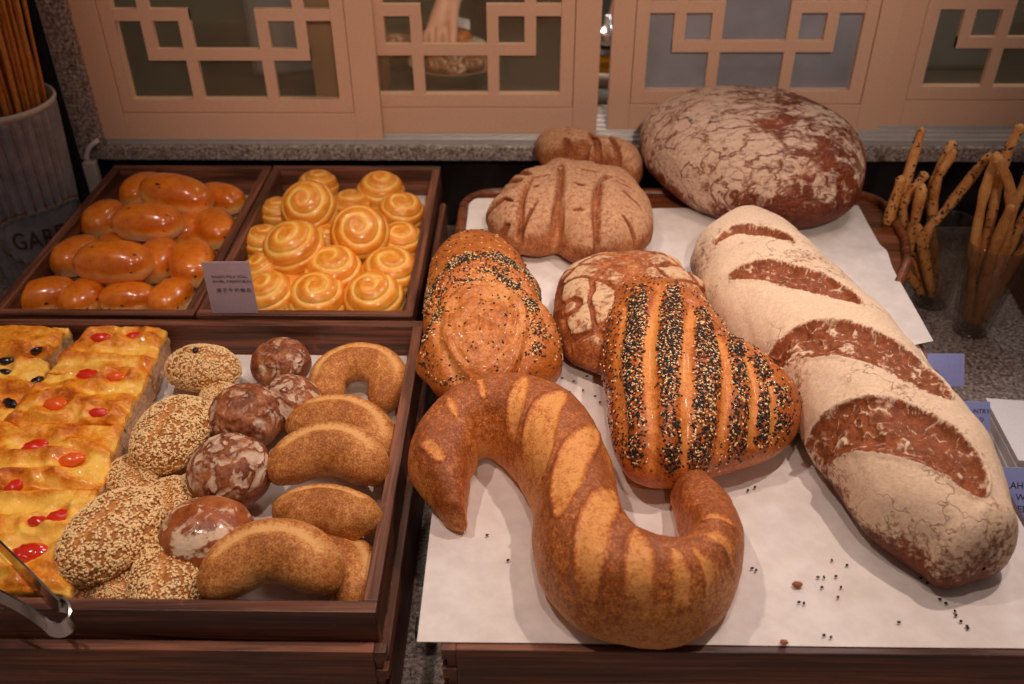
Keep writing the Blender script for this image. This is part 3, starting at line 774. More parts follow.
J1 = P(930, 303, 0); J2 = P(971, 330, 0) * 0 + P(969, 331, 0)
J1 = np.array([J1[0], J1[1], 0]); J2 = np.array([J2[0], J2[1], 0])
tumbler('glass tumbler of seeded breadsticks nearer the paper corner', tuple(J1), .026, .036, .135)
tumbler('glass tumbler of mostly plain breadsticks at the far right on the granite', tuple(J2), .024, .040, .145)
def stick_from(J, base_dx, base_dy, tip_px, Ytip, rad, seeded, label, group, mids=(), seed=0):
    b = np.array([J[0] + base_dx, J[1] + base_dy, .018])
    pts = [b] + [W(x, y, Yv) for x, y, Yv in mids] + [W(tip_px[0], tip_px[1], Ytip)]
    return long_stick(label, pts, rad, seeded, group, seed=seed)
g1, g2 = 'seeded breadsticks in the left tumbler', 'breadsticks in the right tumbler'
Y1, Y2 = J1[1], J2[1]
stick_from(J1, -.010, -.004, (922, 127), Y1 + .03, .0058, 60, 'breadstick with the highest tip in the left tumbler', g1, [(902, 215, Y1 + .005)], 1)
stick_from(J1, -.016, -.006, (902, 176), Y1 - .01, .0066, 160, 'thick seeded breadstick furthest left in the left tumbler', g1, [(888, 240, Y1 - .01)], 2)
stick_from(J1, .004, -.010, (926, 172), Y1 + .01, .0056, 120, 'curved short breadstick half hidden in the left tumbler', g1, [(903, 215, Y1)], 3)
stick_from(J1, -.006, -.017, (923, 184), Y1 - .02, .0062, 150, 'seeded breadstick with a rounded pale tip, front of the left tumbler', g1, [(915, 225, Y1 - .02), (906, 262, Y1 - .018)], 4)
stick_from(J1, .008, .012, (954, 140), Y1 + .04, .0058, 60, 'plain breadstick behind the seeded one pointing to the track', g1, [(932, 195, Y1 + .02)], 5)
stick_from(J1, .002, .004, (955, 149), Y1 + .025, .0056, 130, 'seeded breadstick leaning right below the metal track', g1, [(934, 195, Y1 + .01)], 6)
stick_from(J1, .004, -.004, (991, 153), Y1 + .0, .0060, 220, 'long speckled breadstick leaning far over to the other tumbler', g1, [(925, 240, Y1 - .01), (948, 207, Y1)], 7)
stick_from(J2, -.008, -.006, (998, 152), Y2 + .03, .0058, 0, 'plain breadstick bending over and down at its top', g2, [(974, 250, Y2), (984, 195, Y2 + .02)], 8)
stick_from(J2, -.012, .004, (1022, 124), Y2 + .05, .0060, 90, 'seeded breadstick rising to the right frame of the window', g2, [(985, 245, Y2 + .01), (1003, 165, Y2 + .04)], 9)
stick_from(J2, .004, -.008, (996, 156), Y2 + .0, .0058, 0, 'plain breadstick with its top leaning left against another', g2, [(1006, 240, Y2 - .01), (1010, 190, Y2)], 10)
stick_from(J2, .008, .002, (1034, 165), Y2 + .03, .0060, 120, 'seeded breadstick cut by the right edge, higher one', g2, [(1003, 235, Y2 + .01)], 11)
stick_from(J2, .012, -.006, (1040, 192), Y2 + .01, .0062, 60, 'breadstick cut by the right edge, lower one', g2, [(1008, 250, Y2)], 12)
stick_from(J2, .014, .008, (1052, 210), Y2 + .0, .0060, 0, 'breadstick leaning furthest right in the right tumbler', g2, [(1015, 262, Y2)], 13)
stick_from(J2, -.002, -.012, (1012, 205), Y2 - .015, .0064, 0, 'short breadstick inside the front of the right tumbler', g2, [(990, 262, Y2 - .01)], 14)

# ================================================================== the big loaves
ZP = .1425
def loaf_obj(name, V, F, attrs, mat, label, cat='bread', group=None):
    c = (V.min(0) + V.max(0)) / 2; c[2] = V[:, 2].min()
    base = {'toast': np.zeros(len(V)), 'flour': np.zeros(len(V)), 'score': np.zeros(len(V))}; base.update(attrs)
    o = link(name, npmesh(name, V - c, F, base), mat, None, c); tag(o, label, cat, group); return o, c
def pz(pts, z): return np.array([P(p[0], p[1], z)[:2] for p in pts])

# ---- S-shaped loaf
E_ = crop(400, 370, 2.281, [])
S_st = [  # left outline point, right outline point (walking from the left tip), height
    ((88, 322), (152, 338), .036), ((48, 275), (152, 290), .050), ((20, 222), (165, 238), .060), ((38, 145), (188, 205), .066),
    ((95, 62), (196, 196), .072), ((185, 18), (203, 202), .076), ((300, 18), (228, 222), .080), ((400, 62), (258, 258), .083),
    ((480, 170), (285, 310), .086), ((505, 265), (292, 405), .088), ((530, 345), (318, 490), .090), ((572, 382), (400, 585), .092),
    ((605, 384), (520, 632), .090), ((632, 380), (655, 632), .086), ((640, 372), (748, 565), .080), ((640, 362), (784, 470), .072),
    ((632, 348), (782, 385), .062), ((625, 325), (752, 318), .052), ((616, 300), (712, 272), .042)]
st = []
for L, R_, h in S_st:
    l, r = crop(400, 370, 2.281, [L, R_]); st.append((l[0], l[1], r[0], r[1], h, ZP))
V, F, N, U, Wd, CS = swept(st, nu=460, nv=220, cap=(.9, .75), sup=.80)
XY = V[:, :2]; ZT_ = ZP + .075
marks = [([(48, 128), (72, 140), (96, 166)], .006), ([(112, 52), (128, 88)], .004), ([(180, 22), (196, 58)], .005),
         ([(288, 22), (270, 75), (260, 128)], .0085), ([(372, 58), (325, 130), (318, 235)], .0155), ([(452, 130), (395, 225), (362, 350)], .014),
         ([(484, 280), (445, 380), (432, 505)], .0135), ([(532, 392), (545, 480), (540, 580)], .0100), ([(618, 436), (650, 500), (672, 580)], .0085),
         ([(662, 428), (715, 465), (762, 520)], .0065), ([(690, 388), (735, 392), (778, 410)], .006), ([(690, 345), (730, 335), (768, 342)], .004), ([(636, 300), (658, 275), (684, 266)], .004),
         ([(30, 205), (58, 222), (84, 240)], .004)]
sc_ = np.zeros(len(V)); ridge = np.zeros(len(V))
up = ss(N[:, 2], .05, .5)
for pts, wd in marks:
    m_, d_, t_, sd, hw = lens(XY, pz(crop(400, 370, 2.281, pts), ZT_), wd, .0012, .6, .0018)
    sc_ = np.maximum(sc_, m_ * up); ridge = np.maximum(ridge, np.exp(-((d_ - hw) / .0022) ** 2) * up * (hw > .001))
big = fbm(V * 16, 3, 1); fine = fbm(V * 90, 3, 2)
V2 = V + N * (big * .004 + fine * .0006 + ridge * .0016 - sc_ * .0004)[:, None]
notch = np.exp(-(np.hypot(*(XY - pz(crop(400, 370, 2.281, [(192, 200)]), ZP + .04)).T) / .011) ** 2); V2 -= N * (notch * .006)[:, None]
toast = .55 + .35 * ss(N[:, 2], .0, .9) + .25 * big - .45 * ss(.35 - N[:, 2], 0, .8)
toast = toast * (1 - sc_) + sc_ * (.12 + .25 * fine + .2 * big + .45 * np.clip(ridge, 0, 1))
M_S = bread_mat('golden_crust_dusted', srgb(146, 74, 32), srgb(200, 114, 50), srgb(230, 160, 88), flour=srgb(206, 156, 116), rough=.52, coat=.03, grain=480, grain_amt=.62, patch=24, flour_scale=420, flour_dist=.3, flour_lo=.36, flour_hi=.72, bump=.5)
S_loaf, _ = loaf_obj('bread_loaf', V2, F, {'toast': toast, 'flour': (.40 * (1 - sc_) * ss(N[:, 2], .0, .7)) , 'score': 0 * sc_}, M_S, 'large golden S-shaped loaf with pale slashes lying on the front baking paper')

# ---- long floured loaf
B_st = []
for L, R_, h in [((687, 262), (770, 225), .072), ((692, 284), (795, 238), .080), ((706, 312), (822, 262), .088), ((742, 352), (866, 304), .093), ((782, 400), (910, 352), .096),
                 ((812, 452), (950, 398), .098), ((842, 496), (985, 442), .098), ((880, 536), (1008, 486), .094), ((918, 562), (1020, 528), .084)]:
    B_st.append((*L, *R_, h, ZP))
V, F, N, U, Wd, CS = swept(B_st, nu=460, nv=320, cap=(.30, .55), sup=.84)
XY = V[:, :2]; sc_ = np.zeros(len(V)); ridge = np.zeros(len(V)); dep = np.zeros(len(V)); strp = np.zeros(len(V)); nz_ = fbm(V * 40, 3, 77); up = ss(N[:, 2], -.35, .1)
k = lambda pts: crop(690, 220, 4.276, pts); k2 = lambda pts: crop(680, 210, 1.753, pts)
Bm = [(k([(110, 40), (220, 22), (330, 45), (450, 95)]), .0130), (k([(175, 195), (330, 215), (520, 285), (720, 385)]), .0225),
      (k2([(150, 215), (250, 225), (370, 275), (470, 345)]), .0265), (k2([(215, 335), (330, 365), (450, 425), (535, 500)]), .0280)]
for pts, wd in Bm:
    m_, d_, t_, sd, hw = lens(XY, pz(pts, ZP + .088), wd, .0016, .62, .0022)
    strp = np.maximum(strp, m_ * up * ss(np.sin(sd * 420 + 12 * nz_), .72, 1.0)); sc_ = np.maximum(sc_, m_ * up); dep = np.maximum(dep, ss(hw - d_, 0, .010) * up)
    ridge = np.maximum(ridge, np.exp(-((d_ - hw) / .0028) ** 2) * up * (.35 + .75 * (sd > 0)) * (hw > .003))
big = fbm(V * 11, 3, 5); fine = fbm(V * 70, 4, 6); rug = fbm(V * np.array([45, 45, 45]), 4, 9)
V2 = V + N * (big * .006 + fine * .0008 + ridge * .0045 - dep * .0055 + dep * rug * .006 + strp * .0012)[:, None]
fl = .76 - .30 * ss(.40 - N[:, 2], 0, .8) + .45 * big; endf = ss(V[:, 1], .62, .52); fl = fl - .10 * endf * ss(.75 - N[:, 2], 0, .5)
fl = fl * (1 - sc_) + sc_ * (.32 + .18 * ss(rug, .05, .45) + .20 * strp); fl = np.maximum(fl, ridge * .66)
toast = .62 + .3 * big + .2 * ss(.4 - N[:, 2], 0, .8)
M_B = bread_mat('floured_rye_crust', srgb(78, 34, 18), srgb(134, 66, 32), srgb(186, 110, 62), flour=srgb(246, 216, 184), rough=.6, grain=500, grain_amt=.4, patch=30, flour_scale=170, flour_dist=.4, flour_lo=.40, flour_hi=.66, bump=.5, crumb=srgb(148, 78, 40), crack=.55, crack_scale=17)
loaf_obj('bread_loaf', V2, F, {'toast': toast, 'flour': fl, 'score': sc_ * .8}, M_B, 'very long white-floured loaf with four deep brown slashes lying diagonally on the right')

# ---- generic star-shaped loaf fitted to an outline
def star_loaf(poly, h, hb=.3, kr=.85, kz=.9, rot=(0, 0, 0), z0=ZP, n=7, sm=1, it=12):
    C, R = fit_blob(poly, z0, h, hb, kr, kz, rot, it, sm)
    D, F = ico(n); X, rho, phi = blob_pts(D, R, h, hb, kr, kz); V = X @ np.array(Euler(rot).to_matrix()).T + C
    N = vnormals(V, F); return V, F, N, D, rho, phi, C, R

# ---- big round floured loaf
poly = crop(620, 80, 3.938, [(75, 230), (90, 160), (150, 95), (220, 58), (290, 40), (400, 48), (520, 62), (640, 72), (780, 95), (880, 170), (940, 240), (968, 320), (970, 400), (935, 475), (830, 550), (690, 578), (560, 565), (400, 540), (280, 490), (160, 410), (95, 330)])
V, F, N, D, rho, phi, C, R = star_loaf(poly, .135, .34, .80, .85, sm=7)
big = fbm(V * 9, 3, 3); wr = fbm(V * np.array([26, 60, 40]) + fbm(V * 12, 2, 8)[:, None] * 2.0, 4, 4); wr = 1 - np.abs(wr) * 3
up = ss(N[:, 2], -.1, .5)
V2 = V + N * (big * .006 + ss(wr, .3, 1) * .0016 * up)[:, None]
xr = (V[:, 0] - C[0]) / .15
fl = .62 - .15 * ss(xr, -.4, .5) - .24 * ss(.25 - N[:, 2], 0, .6) + .30 * fbm(V * 20, 3, 12) + .04 * ss(.2 - xr, 0, 1)
M_R = bread_mat('dark_floured_crust', srgb(70, 26, 10), srgb(126, 56, 24), srgb(164, 84, 40), flour=srgb(232, 198, 172), rough=.5, grain=420, grain_amt=.3, patch=22, flour_scale=56, flour_dist=.9, flour_lo=.40, flour_hi=.60, bump=.7, stretch=(1, 1.25, 1), streak=.9, streak_rot=.75)
loaf_obj('bread_loaf', V2, F, {'toast': .55 + .4 * big, 'flour': fl}, M_R, 'biggest round dark loaf dusted with flour, leaning toward the lattice window')

# ---- leaf-round loaf with spiral ridges and seed bands
poly = crop(410, 210, 3.6, [(195, 72), (250, 70), (310, 98), (370, 140), (420, 200), (465, 290), (510, 385), (540, 480), (545, 560), (525, 625), (430, 665), (300, 690), (150, 690), (75, 645), (52, 560), (50, 450), (55, 330), (72, 230), (105, 145), (150, 92)])
V, F, N, D, rho, phi, C, R = star_loaf(poly, .088, .34, .82, .9)
kk = phi / (2 * np.pi) * 64; Rr = np.interp(kk, np.arange(65), np.r_[R, R[0]])
cx = pz(crop(410, 210, 3.6, [(262, 400)]), ZP + .08)[0]; dx = V[:, 0] - cx[0]; dy = V[:, 1] - cx[1]
rn = np.hypot(dx / .048, dy / .072); an = np.arctan2(dy, dx)
up = ss(N[:, 2], .0, .4)
g1_ = np.exp(-((rn - 1.0 - .08 * np.sin(an * 1 + .5)) / .09) ** 2) * up; g2_ = np.exp(-((rn - 1.42 + .10 * np.sin(an)) / .10) ** 2) * up * ss(dy, -.03, .03)
wr = fbm(np.c_[rn * 5, an * 1.2, 0 * an], 3, 5)
inner = ss(1.0 - rn, -.02, .12) * up
big = fbm(V * 16, 3, 21)
V2 = V + N * (big * .004 - g1_ * .0045 - g2_ * .006 + inner * wr * .007 + inner * .001)[:, None]
toast = .60 + .25 * big - .30 * g1_ - .25 * g2_ - .18 * inner + inner * wr * .5
M_L = bread_mat('amber_crust', srgb(150, 78, 28), srgb(190, 106, 40), srgb(218, 150, 84), flour=srgb(214, 160, 108), rough=.42, coat=.15, grain=420, grain_amt=.45, patch=20, flour_scale=200, flour_lo=.45, flour_hi=.72, bump=.4)
leaf, c = loaf_obj('bread_loaf', V2, F, {'toast': toast, 'flour': inner * .46}, M_L, 'oval golden loaf with curved ridges and black seed bands beside the swirl bun crate')
band = (np.exp(-((rn - 1.20) / .16) ** 2) * (ss(dy, -.02, .03) * .9 + .55 * ss(fbm(V * 40, 2, 31), -.05, .25)) + np.exp(-((rn - 1.72) / .13) ** 2) * ss(dy, -.035, .03)) * up
band *= ss(fbm(V * 30, 3, 33), -.25, .25); band[(dy < -.055)] *= .15; band += .012 * up
scatter('black_seeds', V2 - c, F, band, 2600, .0015, M_BSEED, leaf, 5); scatter('white_seeds', V2 - c, F, band, 900, .0015, M_WSEED, leaf, 6)

# ---- small round loaf with pale diamond patches
poly = crop(540, 240, 2.63, [(35, 170), (58, 95), (118, 48), (195, 32), (250, 24), (330, 36), (395, 85), (440, 140), (455, 210), (440, 290), (380, 350), (290, 385), (200, 372), (130, 345), (62, 305), (36, 240)])
V, F, N, D, rho, phi, C, R = star_loaf(poly, .074, .34, .82, .85)
up = ss(N[:, 2], -.15, .3); u_ = (V[:, 0] - C[0]); v_ = (V[:, 1] - C[1]) + .25 * (V[:, 2] - ZP)
wob = fbm(V * 22, 2, 40) * .014
ga = np.abs(((np.hypot(u_ + .075, v_ * 1.1 + .01) + wob) / .036) % 1 - .5) * 2; gb = np.abs(((np.hypot(u_ - .075, v_ * 1.1 + .01) + wob) / .036) % 1 - .5) * 2
gr = np.maximum(ss(.16 - ga, -.08, .10), ss(.16 - gb, -.08, .10)) * up
big = fbm(V * 16, 3, 41)
V2 = V + N * (big * .003 - gr * .0035)[:, None]
M_D = bread_mat('rustic_crust', srgb(96, 46, 22), srgb(158, 84, 40), srgb(206, 134, 74), flour=srgb(228, 190, 148), rough=.55, grain=420, grain_amt=.4, patch=26, flour_scale=120, flour_dist=.6, flour_lo=.38, flour_hi=.62, bump=.5)
dia, c = loaf_obj('bread_loaf', V2, F, {'toast': .55 + .4 * big + .25 * ss(.2 - N[:, 2], 0, .6), 'flour': ((.50 + .35 * big) * (1 - .9 * gr) * ss(N[:, 2], .15, .75))}, M_D, 'small round loaf with pale diamond-shaped patches behind the black-seeded loaf')

# ---- triangular loaf with bands of black and white seeds
T_ = lambda pts: crop(540, 240, 2.63, pts)
poly = T_([(168, 270), (166, 200), (182, 140), (215, 102), (262, 88), (330, 92), (395, 132), (440, 195), (520, 258), (600, 318), (662, 372), (690, 428), (684, 500), (640, 552), (560, 590), (450, 622), (340, 652), (262, 658), (218, 628), (202, 560), (185, 470), (172, 370)])
V, F, N, D, rho, phi, C, R = star_loaf(poly, .100, .34, .82, .88, sm=4)
XY = V[:, :2]; up = ss(N[:, 2], .0, .35); big = fbm(V * 16, 3, 50)
lines = [([(222, 150), (205, 300), (238, 520)], .0045), ([(318, 112), (286, 300), (312, 530)], .0062), ([(402, 165), (384, 320), (398, 515)], .0060), ([(468, 232), (492, 340), (497, 482)], .0050),
         ([(540, 290), (568, 360), (580, 455)], .0048), ([(606, 335), (632, 390), (640, 452)], .0038)]
gs = np.zeros(len(V)); rd = np.zeros(len(V))
for pts, wd in lines:
    m_, d_, t_, sd, hw = lens(XY, pz(T_(pts), ZP + .095), wd, .0016, .4, .001)
    gs = np.maximum(gs, m_ * up); rd = np.maximum(rd, np.exp(-((d_) / (wd * 1.3)) ** 2) * up)
V2 = V + N * (big * .004 - rd * .0048)[:, None]
seedz = up * (1 - gs) * ss(fbm(V * 35, 2, 51), -.75, .1)
lowy = pz(T_([(380, 560)]), ZP + .07)[0][1]
edge = polydist(XY, pz(T_([(200, 180), (190, 300), (200, 440), (235, 590), (330, 590), (420, 530), (520, 500), (620, 490), (680, 450)]), ZP + .075))
bandm = np.zeros(len(V))
for pts, wd in [([(262, 105), (240, 300), (238, 400), (268, 560)], .0105), ([(350, 105), (338, 260), (350, 400), (372, 540)], .0115), ([(428, 170), (440, 300), (442, 420), (430, 520)], .0105),
                ([(505, 245), (530, 330), (540, 420), (540, 500)], .0095), ([(575, 300), (600, 360), (615, 430), (610, 480)], .0085), ([(640, 350), (662, 400), (672, 450)], .0075)]:
    m_, *_r = lens(XY, pz(T_(pts), ZP + .092), wd, .0022, .25, .002); bandm = np.maximum(bandm, m_)
dn = (bandm * up * (1 - gs) * (.35 + ss(fbm(V * 35, 2, 51), -.4, .2))) + .05 * up * (1 - gs) + .10 * np.exp(-(edge[0] / .009) ** 2) * ss(N[:, 2], -.3, .1)
M_T = bread_mat('deep_golden_crust', srgb(132, 66, 24), srgb(190, 102, 38), srgb(224, 148, 74), flour=srgb(210, 150, 92), rough=.40, coat=.2, grain=440, grain_amt=.4, patch=22, flour_lo=.6, flour_hi=.9, bump=.35)
tri, c = loaf_obj('bread_loaf', V2, F, {'toast': .62 + .3 * big - .45 * gs - .3 * ss(.25 - N[:, 2], 0, .7)}, M_T, 'triangular golden loaf with stripes of black and white seeds at the centre')
scatter('black_seeds', V2 - c, F, dn, 5600, .0015, M_BSEED, tri, 7); scatter('white_seeds', V2 - c, F, dn, 1500, .0015, M_WSEED, tri, 8)

# ---- comb-shaped lobed loaf and the slashed one behind it
K = lambda pts: crop(480, 90, 4.025, pts)
M_K = bread_mat('pale_dusted_crust', srgb(108, 52, 28), srgb(160, 92, 52), srgb(204, 140, 88), flour=srgb(214, 168, 130), rough=.6, grain=420, grain_amt=.4, patch=26, flour_scale=220, flour_dist=.4, flour_lo=.38, flour_hi=.68, bump=.5)
poly = K([(30, 560), (34, 505), (70, 492), (40, 440), (100, 440), (78, 395), (145, 400), (118, 352), (190, 345), (215, 310), (265, 283), (330, 288), (400, 282), (480, 300), (560, 345), (640, 375), (682, 440), (697, 510), (690, 590), (655, 640), (560, 680), (440, 710), (350, 690), (300, 645), (190, 672), (100, 630)])
V, F, N, D, rho, phi, C, R = star_loaf(poly, .080, .30, .80, .8, sm=1, it=8)
XY = V[:, :2]; up = ss(N[:, 2], -.1, .4); zt = ZP + .075
crease = np.zeros(len(V))
for pts, wd in [([(325, 300), (322, 400), (300, 560), (320, 680)], .008), ([(480, 380), (468, 460), (478, 540)], .0085), ([(200, 345), (165, 430), (150, 540)], .006), ([(480, 380), (530, 345), (620, 360)], .005)]:
    m_, d_, t_, sd, hw = lens(XY, pz(K(pts), zt), wd * .55, .005, .4); crease = np.maximum(crease, m_ * up)
sl_ = np.zeros(len(V))
for pts in [[(545, 365), (610, 375)], [(575, 400), (665, 435)], [(575, 468), (670, 508)], [(545, 545), (625, 585)], [(455, 570), (520, 640)], [(405, 330), (470, 340)], [(375, 385), (420, 400)], [(370, 465), (420, 470)],
            [(205, 350), (285, 345)], [(150, 500), (235, 440)], [(110, 568), (245, 530)], [(150, 480), (150, 560)], [(90, 400), (135, 425)], [(70, 470), (120, 490)], [(60, 500), (110, 520)], [(60, 560), (120, 580)]]:
    m_, *_r = lens(XY, pz(K(pts), zt), .0020, .0010, .6, .0006); sl_ = np.maximum(sl_, m_ * up)
hole = np.zeros(len(V))
for q in [(225, 388), (138, 570), (105, 512)]: hole = np.maximum(hole, np.exp(-(np.hypot(*(XY - pz(K([q]), zt)[0]).T) / .0032) ** 2) * up)
big = fbm(V * 15, 3, 60)
nt = np.zeros(len(V))
for pts in [[(10, 470), (105, 478)], [(40, 412), (135, 448)], [(88, 362), (165, 415)], [(20, 535), (115, 540)], [(150, 345), (200, 400)]]:
    m_, *_r = lens(XY, pz(K(pts), ZP + .05), .0042, .003, .5); nt = np.maximum(nt, m_)
V2 = V + N * (big * .004 - crease * .010 - sl_ * .0035 - hole * .004 - nt * .009)[:, None]
loaf_obj('bread_loaf', V2, F, {'toast': .5 + .4 * big + .35 * sl_ + .6 * hole + .1 * crease, 'flour': .58 * (1 - sl_) * (1 - .45 * crease) * (1 - hole) * (1 - .7 * nt) * ss(N[:, 2], -.3, .4)}, M_K, 'comb-edged lobed loaf with short slashes dusted in flour, on the upright paper')
poly = K([(218, 200), (280, 194), (340, 188), (400, 180), (500, 186), (580, 216), (636, 268), (653, 320), (640, 372), (600, 400), (500, 400), (400, 380), (320, 330), (238, 300), (225, 250)])
V, F, N, D, rho, phi, C, R = star_loaf(poly, .078, .34, .82, .85, n=6, z0=ZP)
XY = V[:, :2]; up = ss(N[:, 2], -.1, .4); sl_ = np.zeros(len(V))
for pts in [[(338, 192), (400, 235)], [(438, 188), (498, 245)], [(510, 188), (580, 270)], [(560, 260), (600, 330)]]:
    m_, *_r = lens(XY, pz(K(pts), ZP + .07), .0042, .0015, .6, .0008); sl_ = np.maximum(sl_, m_ * up)
big = fbm(V * 15, 3, 62); V2 = V + N * (big * .004 - sl_ * .005)[:, None]
loaf_obj('bread_loaf', V2, F, {'toast': .5 + .4 * big + .3 * sl_, 'flour': .58 * (1 - sl_) * ss(N[:, 2], -.3, .4)}, M_K, 'slashed pale brown loaf against the stone ledge, partly behind the comb-edged loaf')

# ================================================================== milk rolls
def bun_mesh(name, rx, ry, rz, n=5, seed=0, mat=None, toast_top=.75, side=-.05, flat=.55, pw=2.3, lump=.04):
    D, F = ico(n); q = np.sign(D) * np.abs(D) ** (2 / pw) * 1.0; V = D / (np.abs(D) ** pw).sum(1)[:, None] ** (1 / pw)
    V = V * np.array([rx, ry, rz]); V[:, 2] = np.where(V[:, 2] < 0, np.maximum(V[:, 2], -flat * rz), V[:, 2])
    big = fbm(D * 1.3, 2, seed); V = V * (1 + lump * big)[:, None]
    toast = side + (toast_top - side) * ss(D[:, 2], -.25, .35) + .12 * fbm(D * 2.5, 3, seed + 1)
    return V, F, D, toast
M_MILK = bread_mat('glazed_milk_crust', srgb(184, 76, 8), srgb(228, 126, 24), srgb(244, 188, 110), rough=.28, coat=.9, grain=200, grain_amt=.10, patch=24, flour_lo=.9, flour_hi=1, bump=.10, crumb=srgb(70, 26, 12))
def milk(seed, rx, ry, rz):
    V, F, D, toast = bun_mesh('m', rx, ry, rz, 5, seed, toast_top=.64, side=-.08)
    r = np.random.default_rng(seed); sp = np.zeros(len(V))
    for _ in range(7):
        a = r.normal(size=3); a[2] = abs(a[2]) * .6 - .1; a /= np.linalg.norm(a); sp = np.maximum(sp, ss(.045 - np.linalg.norm(D - a, axis=1) * (.55 + .5 * r.random()), -.01, .02))
    me = npmesh('milk_roll', V, F, {'toast': toast, 'flour': 0 * toast, 'score': sp}); me.materials.append(M_MILK); return me
milks = [milk(3, .040, .024, .0215), milk(5, .036, .025, .022), milk(9, .043, .023, .021)]
def set_bun(me, name, px, py, z, rotz, tilt=(0, 0), s=1.0, label='', cat='bread roll', group=None, sc3=None):
    p = P(px, py, z); o = bpy.data.objects.new(name, me); COL.objects.link(o); o.location = p
    o.rotation_euler = (math.radians(tilt[0]), math.radians(tilt[1]), math.radians(rotz)); o.scale = sc3 or (s, s, s)
    return tag(o, label, cat, group)
G_M = 'shiny milk rolls in the back left crate'; zf = .0965
ML = [  # px, py, z centre, rotz, tilt, scale, proto, label
    (143, 190, .125, 65, (0, 0), .80, 1, 'milk roll mostly hidden at the back left under the topmost one'),
    (177, 195, .146, -16, (0, 6), .98, 2, 'topmost milk roll at the back, lying across two others'),
    (221, 199, .122, -25, (0, 0), .78, 0, 'dark orange milk roll in the back right corner of its crate'),
    (104, 219, .122, 80, (0, 0), .80, 1, 'upright-lying milk roll at the left wall, second from the back'),
    (148, 223, .145, -3, (0, 0), .92, 0, 'pale-sided milk roll lying crosswise in the middle of the heap'),
    (187, 231, .118, 60, (0, 0), .72, 1, 'small milk roll half hidden behind the crosswise middle one'),
    (216, 229, .122, -60, (0, 0), .84, 1, 'milk roll leaning on the crate divider beside the back corner'),
    (122, 247, .112, 20, (0, 0), .70, 1, 'milk roll almost buried below the raisin-specked one'),
    (76, 256, .120, 70, (0, 0), .80, 1, 'milk roll at the left crate wall behind the front row'),
    (114, 263, .140, -3, (0, 0), .96, 0, 'milk roll with a dark raisin on its side, lying across the row'),
    (157, 261, .122, 82, (0, 0), .84, 1, 'milk roll standing lengthwise right of the raisin-specked one'),
    (193, 264, .124, -72, (0, 0), .92, 1, 'milk roll lengthwise behind the mauve card'),
    (47, 297, .112, 30, (0, 0), .80, 1, 'leftmost milk roll of the front row'),
    (84, 298, .110, 70, (0, 0), .74, 1, 'second milk roll from the left in the front row'),
    (128, 299, .108, 10, (0, 0), .72, 1, 'third milk roll from the left in the front row'),
    (171, 298, .110, 75, (0, 0), .72, 1, 'milk roll at the right end of the front row')]
for (x, y, z, rz_, tl, s, pi, lb) in ML: set_bun(milks[pi], 'milk_roll', x, y, z, rz_, tl, s * 1.36, lb, group=G_M)

# ================================================================== swirl buns
M_SW = bread_mat('swirl_crust', srgb(184, 88, 14), srgb(230, 146, 42), srgb(242, 190, 94), rough=.34, coat=.45, grain=220, grain_amt=.10, patch=30, flour_lo=.9, flour_hi=1, bump=.12)
def swirl(seed):
    D, F = ico(6); R_ = .0305; V = D * np.array([R_, R_, R_ * .86]); V[:, 2] = np.maximum(V[:, 2], -.55 * R_)
    th = np.arccos(np.clip(D[:, 2], -1, 1)); ph = np.arctan2(D[:, 1], D[:, 0]); th = th + .06 * fbm(D * 1.5, 2, seed)
    k = (th / .46 - ph / (2 * np.pi)) ; f = k - np.floor(k); valid = ss(th, .10, .25) * ss(2.0 - th, 0, .2)
    groove = np.exp(-((np.minimum(f, 1 - f)) / .12) ** 2) * valid
    lump = np.sin(np.pi * f) ** .7 * valid
    V = V * (1 + .05 * lump - .035 * groove + .03 * fbm(D * 1.2, 2, seed + 3))[:, None]
    toast = .32 + .28 * (ss(f, .05, .45) * (1 - ss(f, .55, .80))) * valid + .25 * (1 - valid) - .35 * groove + .15 * fbm(D * 3, 2, seed) - .28 * ss(th, 1.35, 1.6) + .45 * ss(th, 1.85, 2.1)
    me = npmesh('swirl_bun', V, F, {'toast': toast, 'flour': 0 * toast, 'score': 0 * toast}); me.materials.append(M_SW); return me
sws = [swirl(1), swirl(12), swirl(23)]
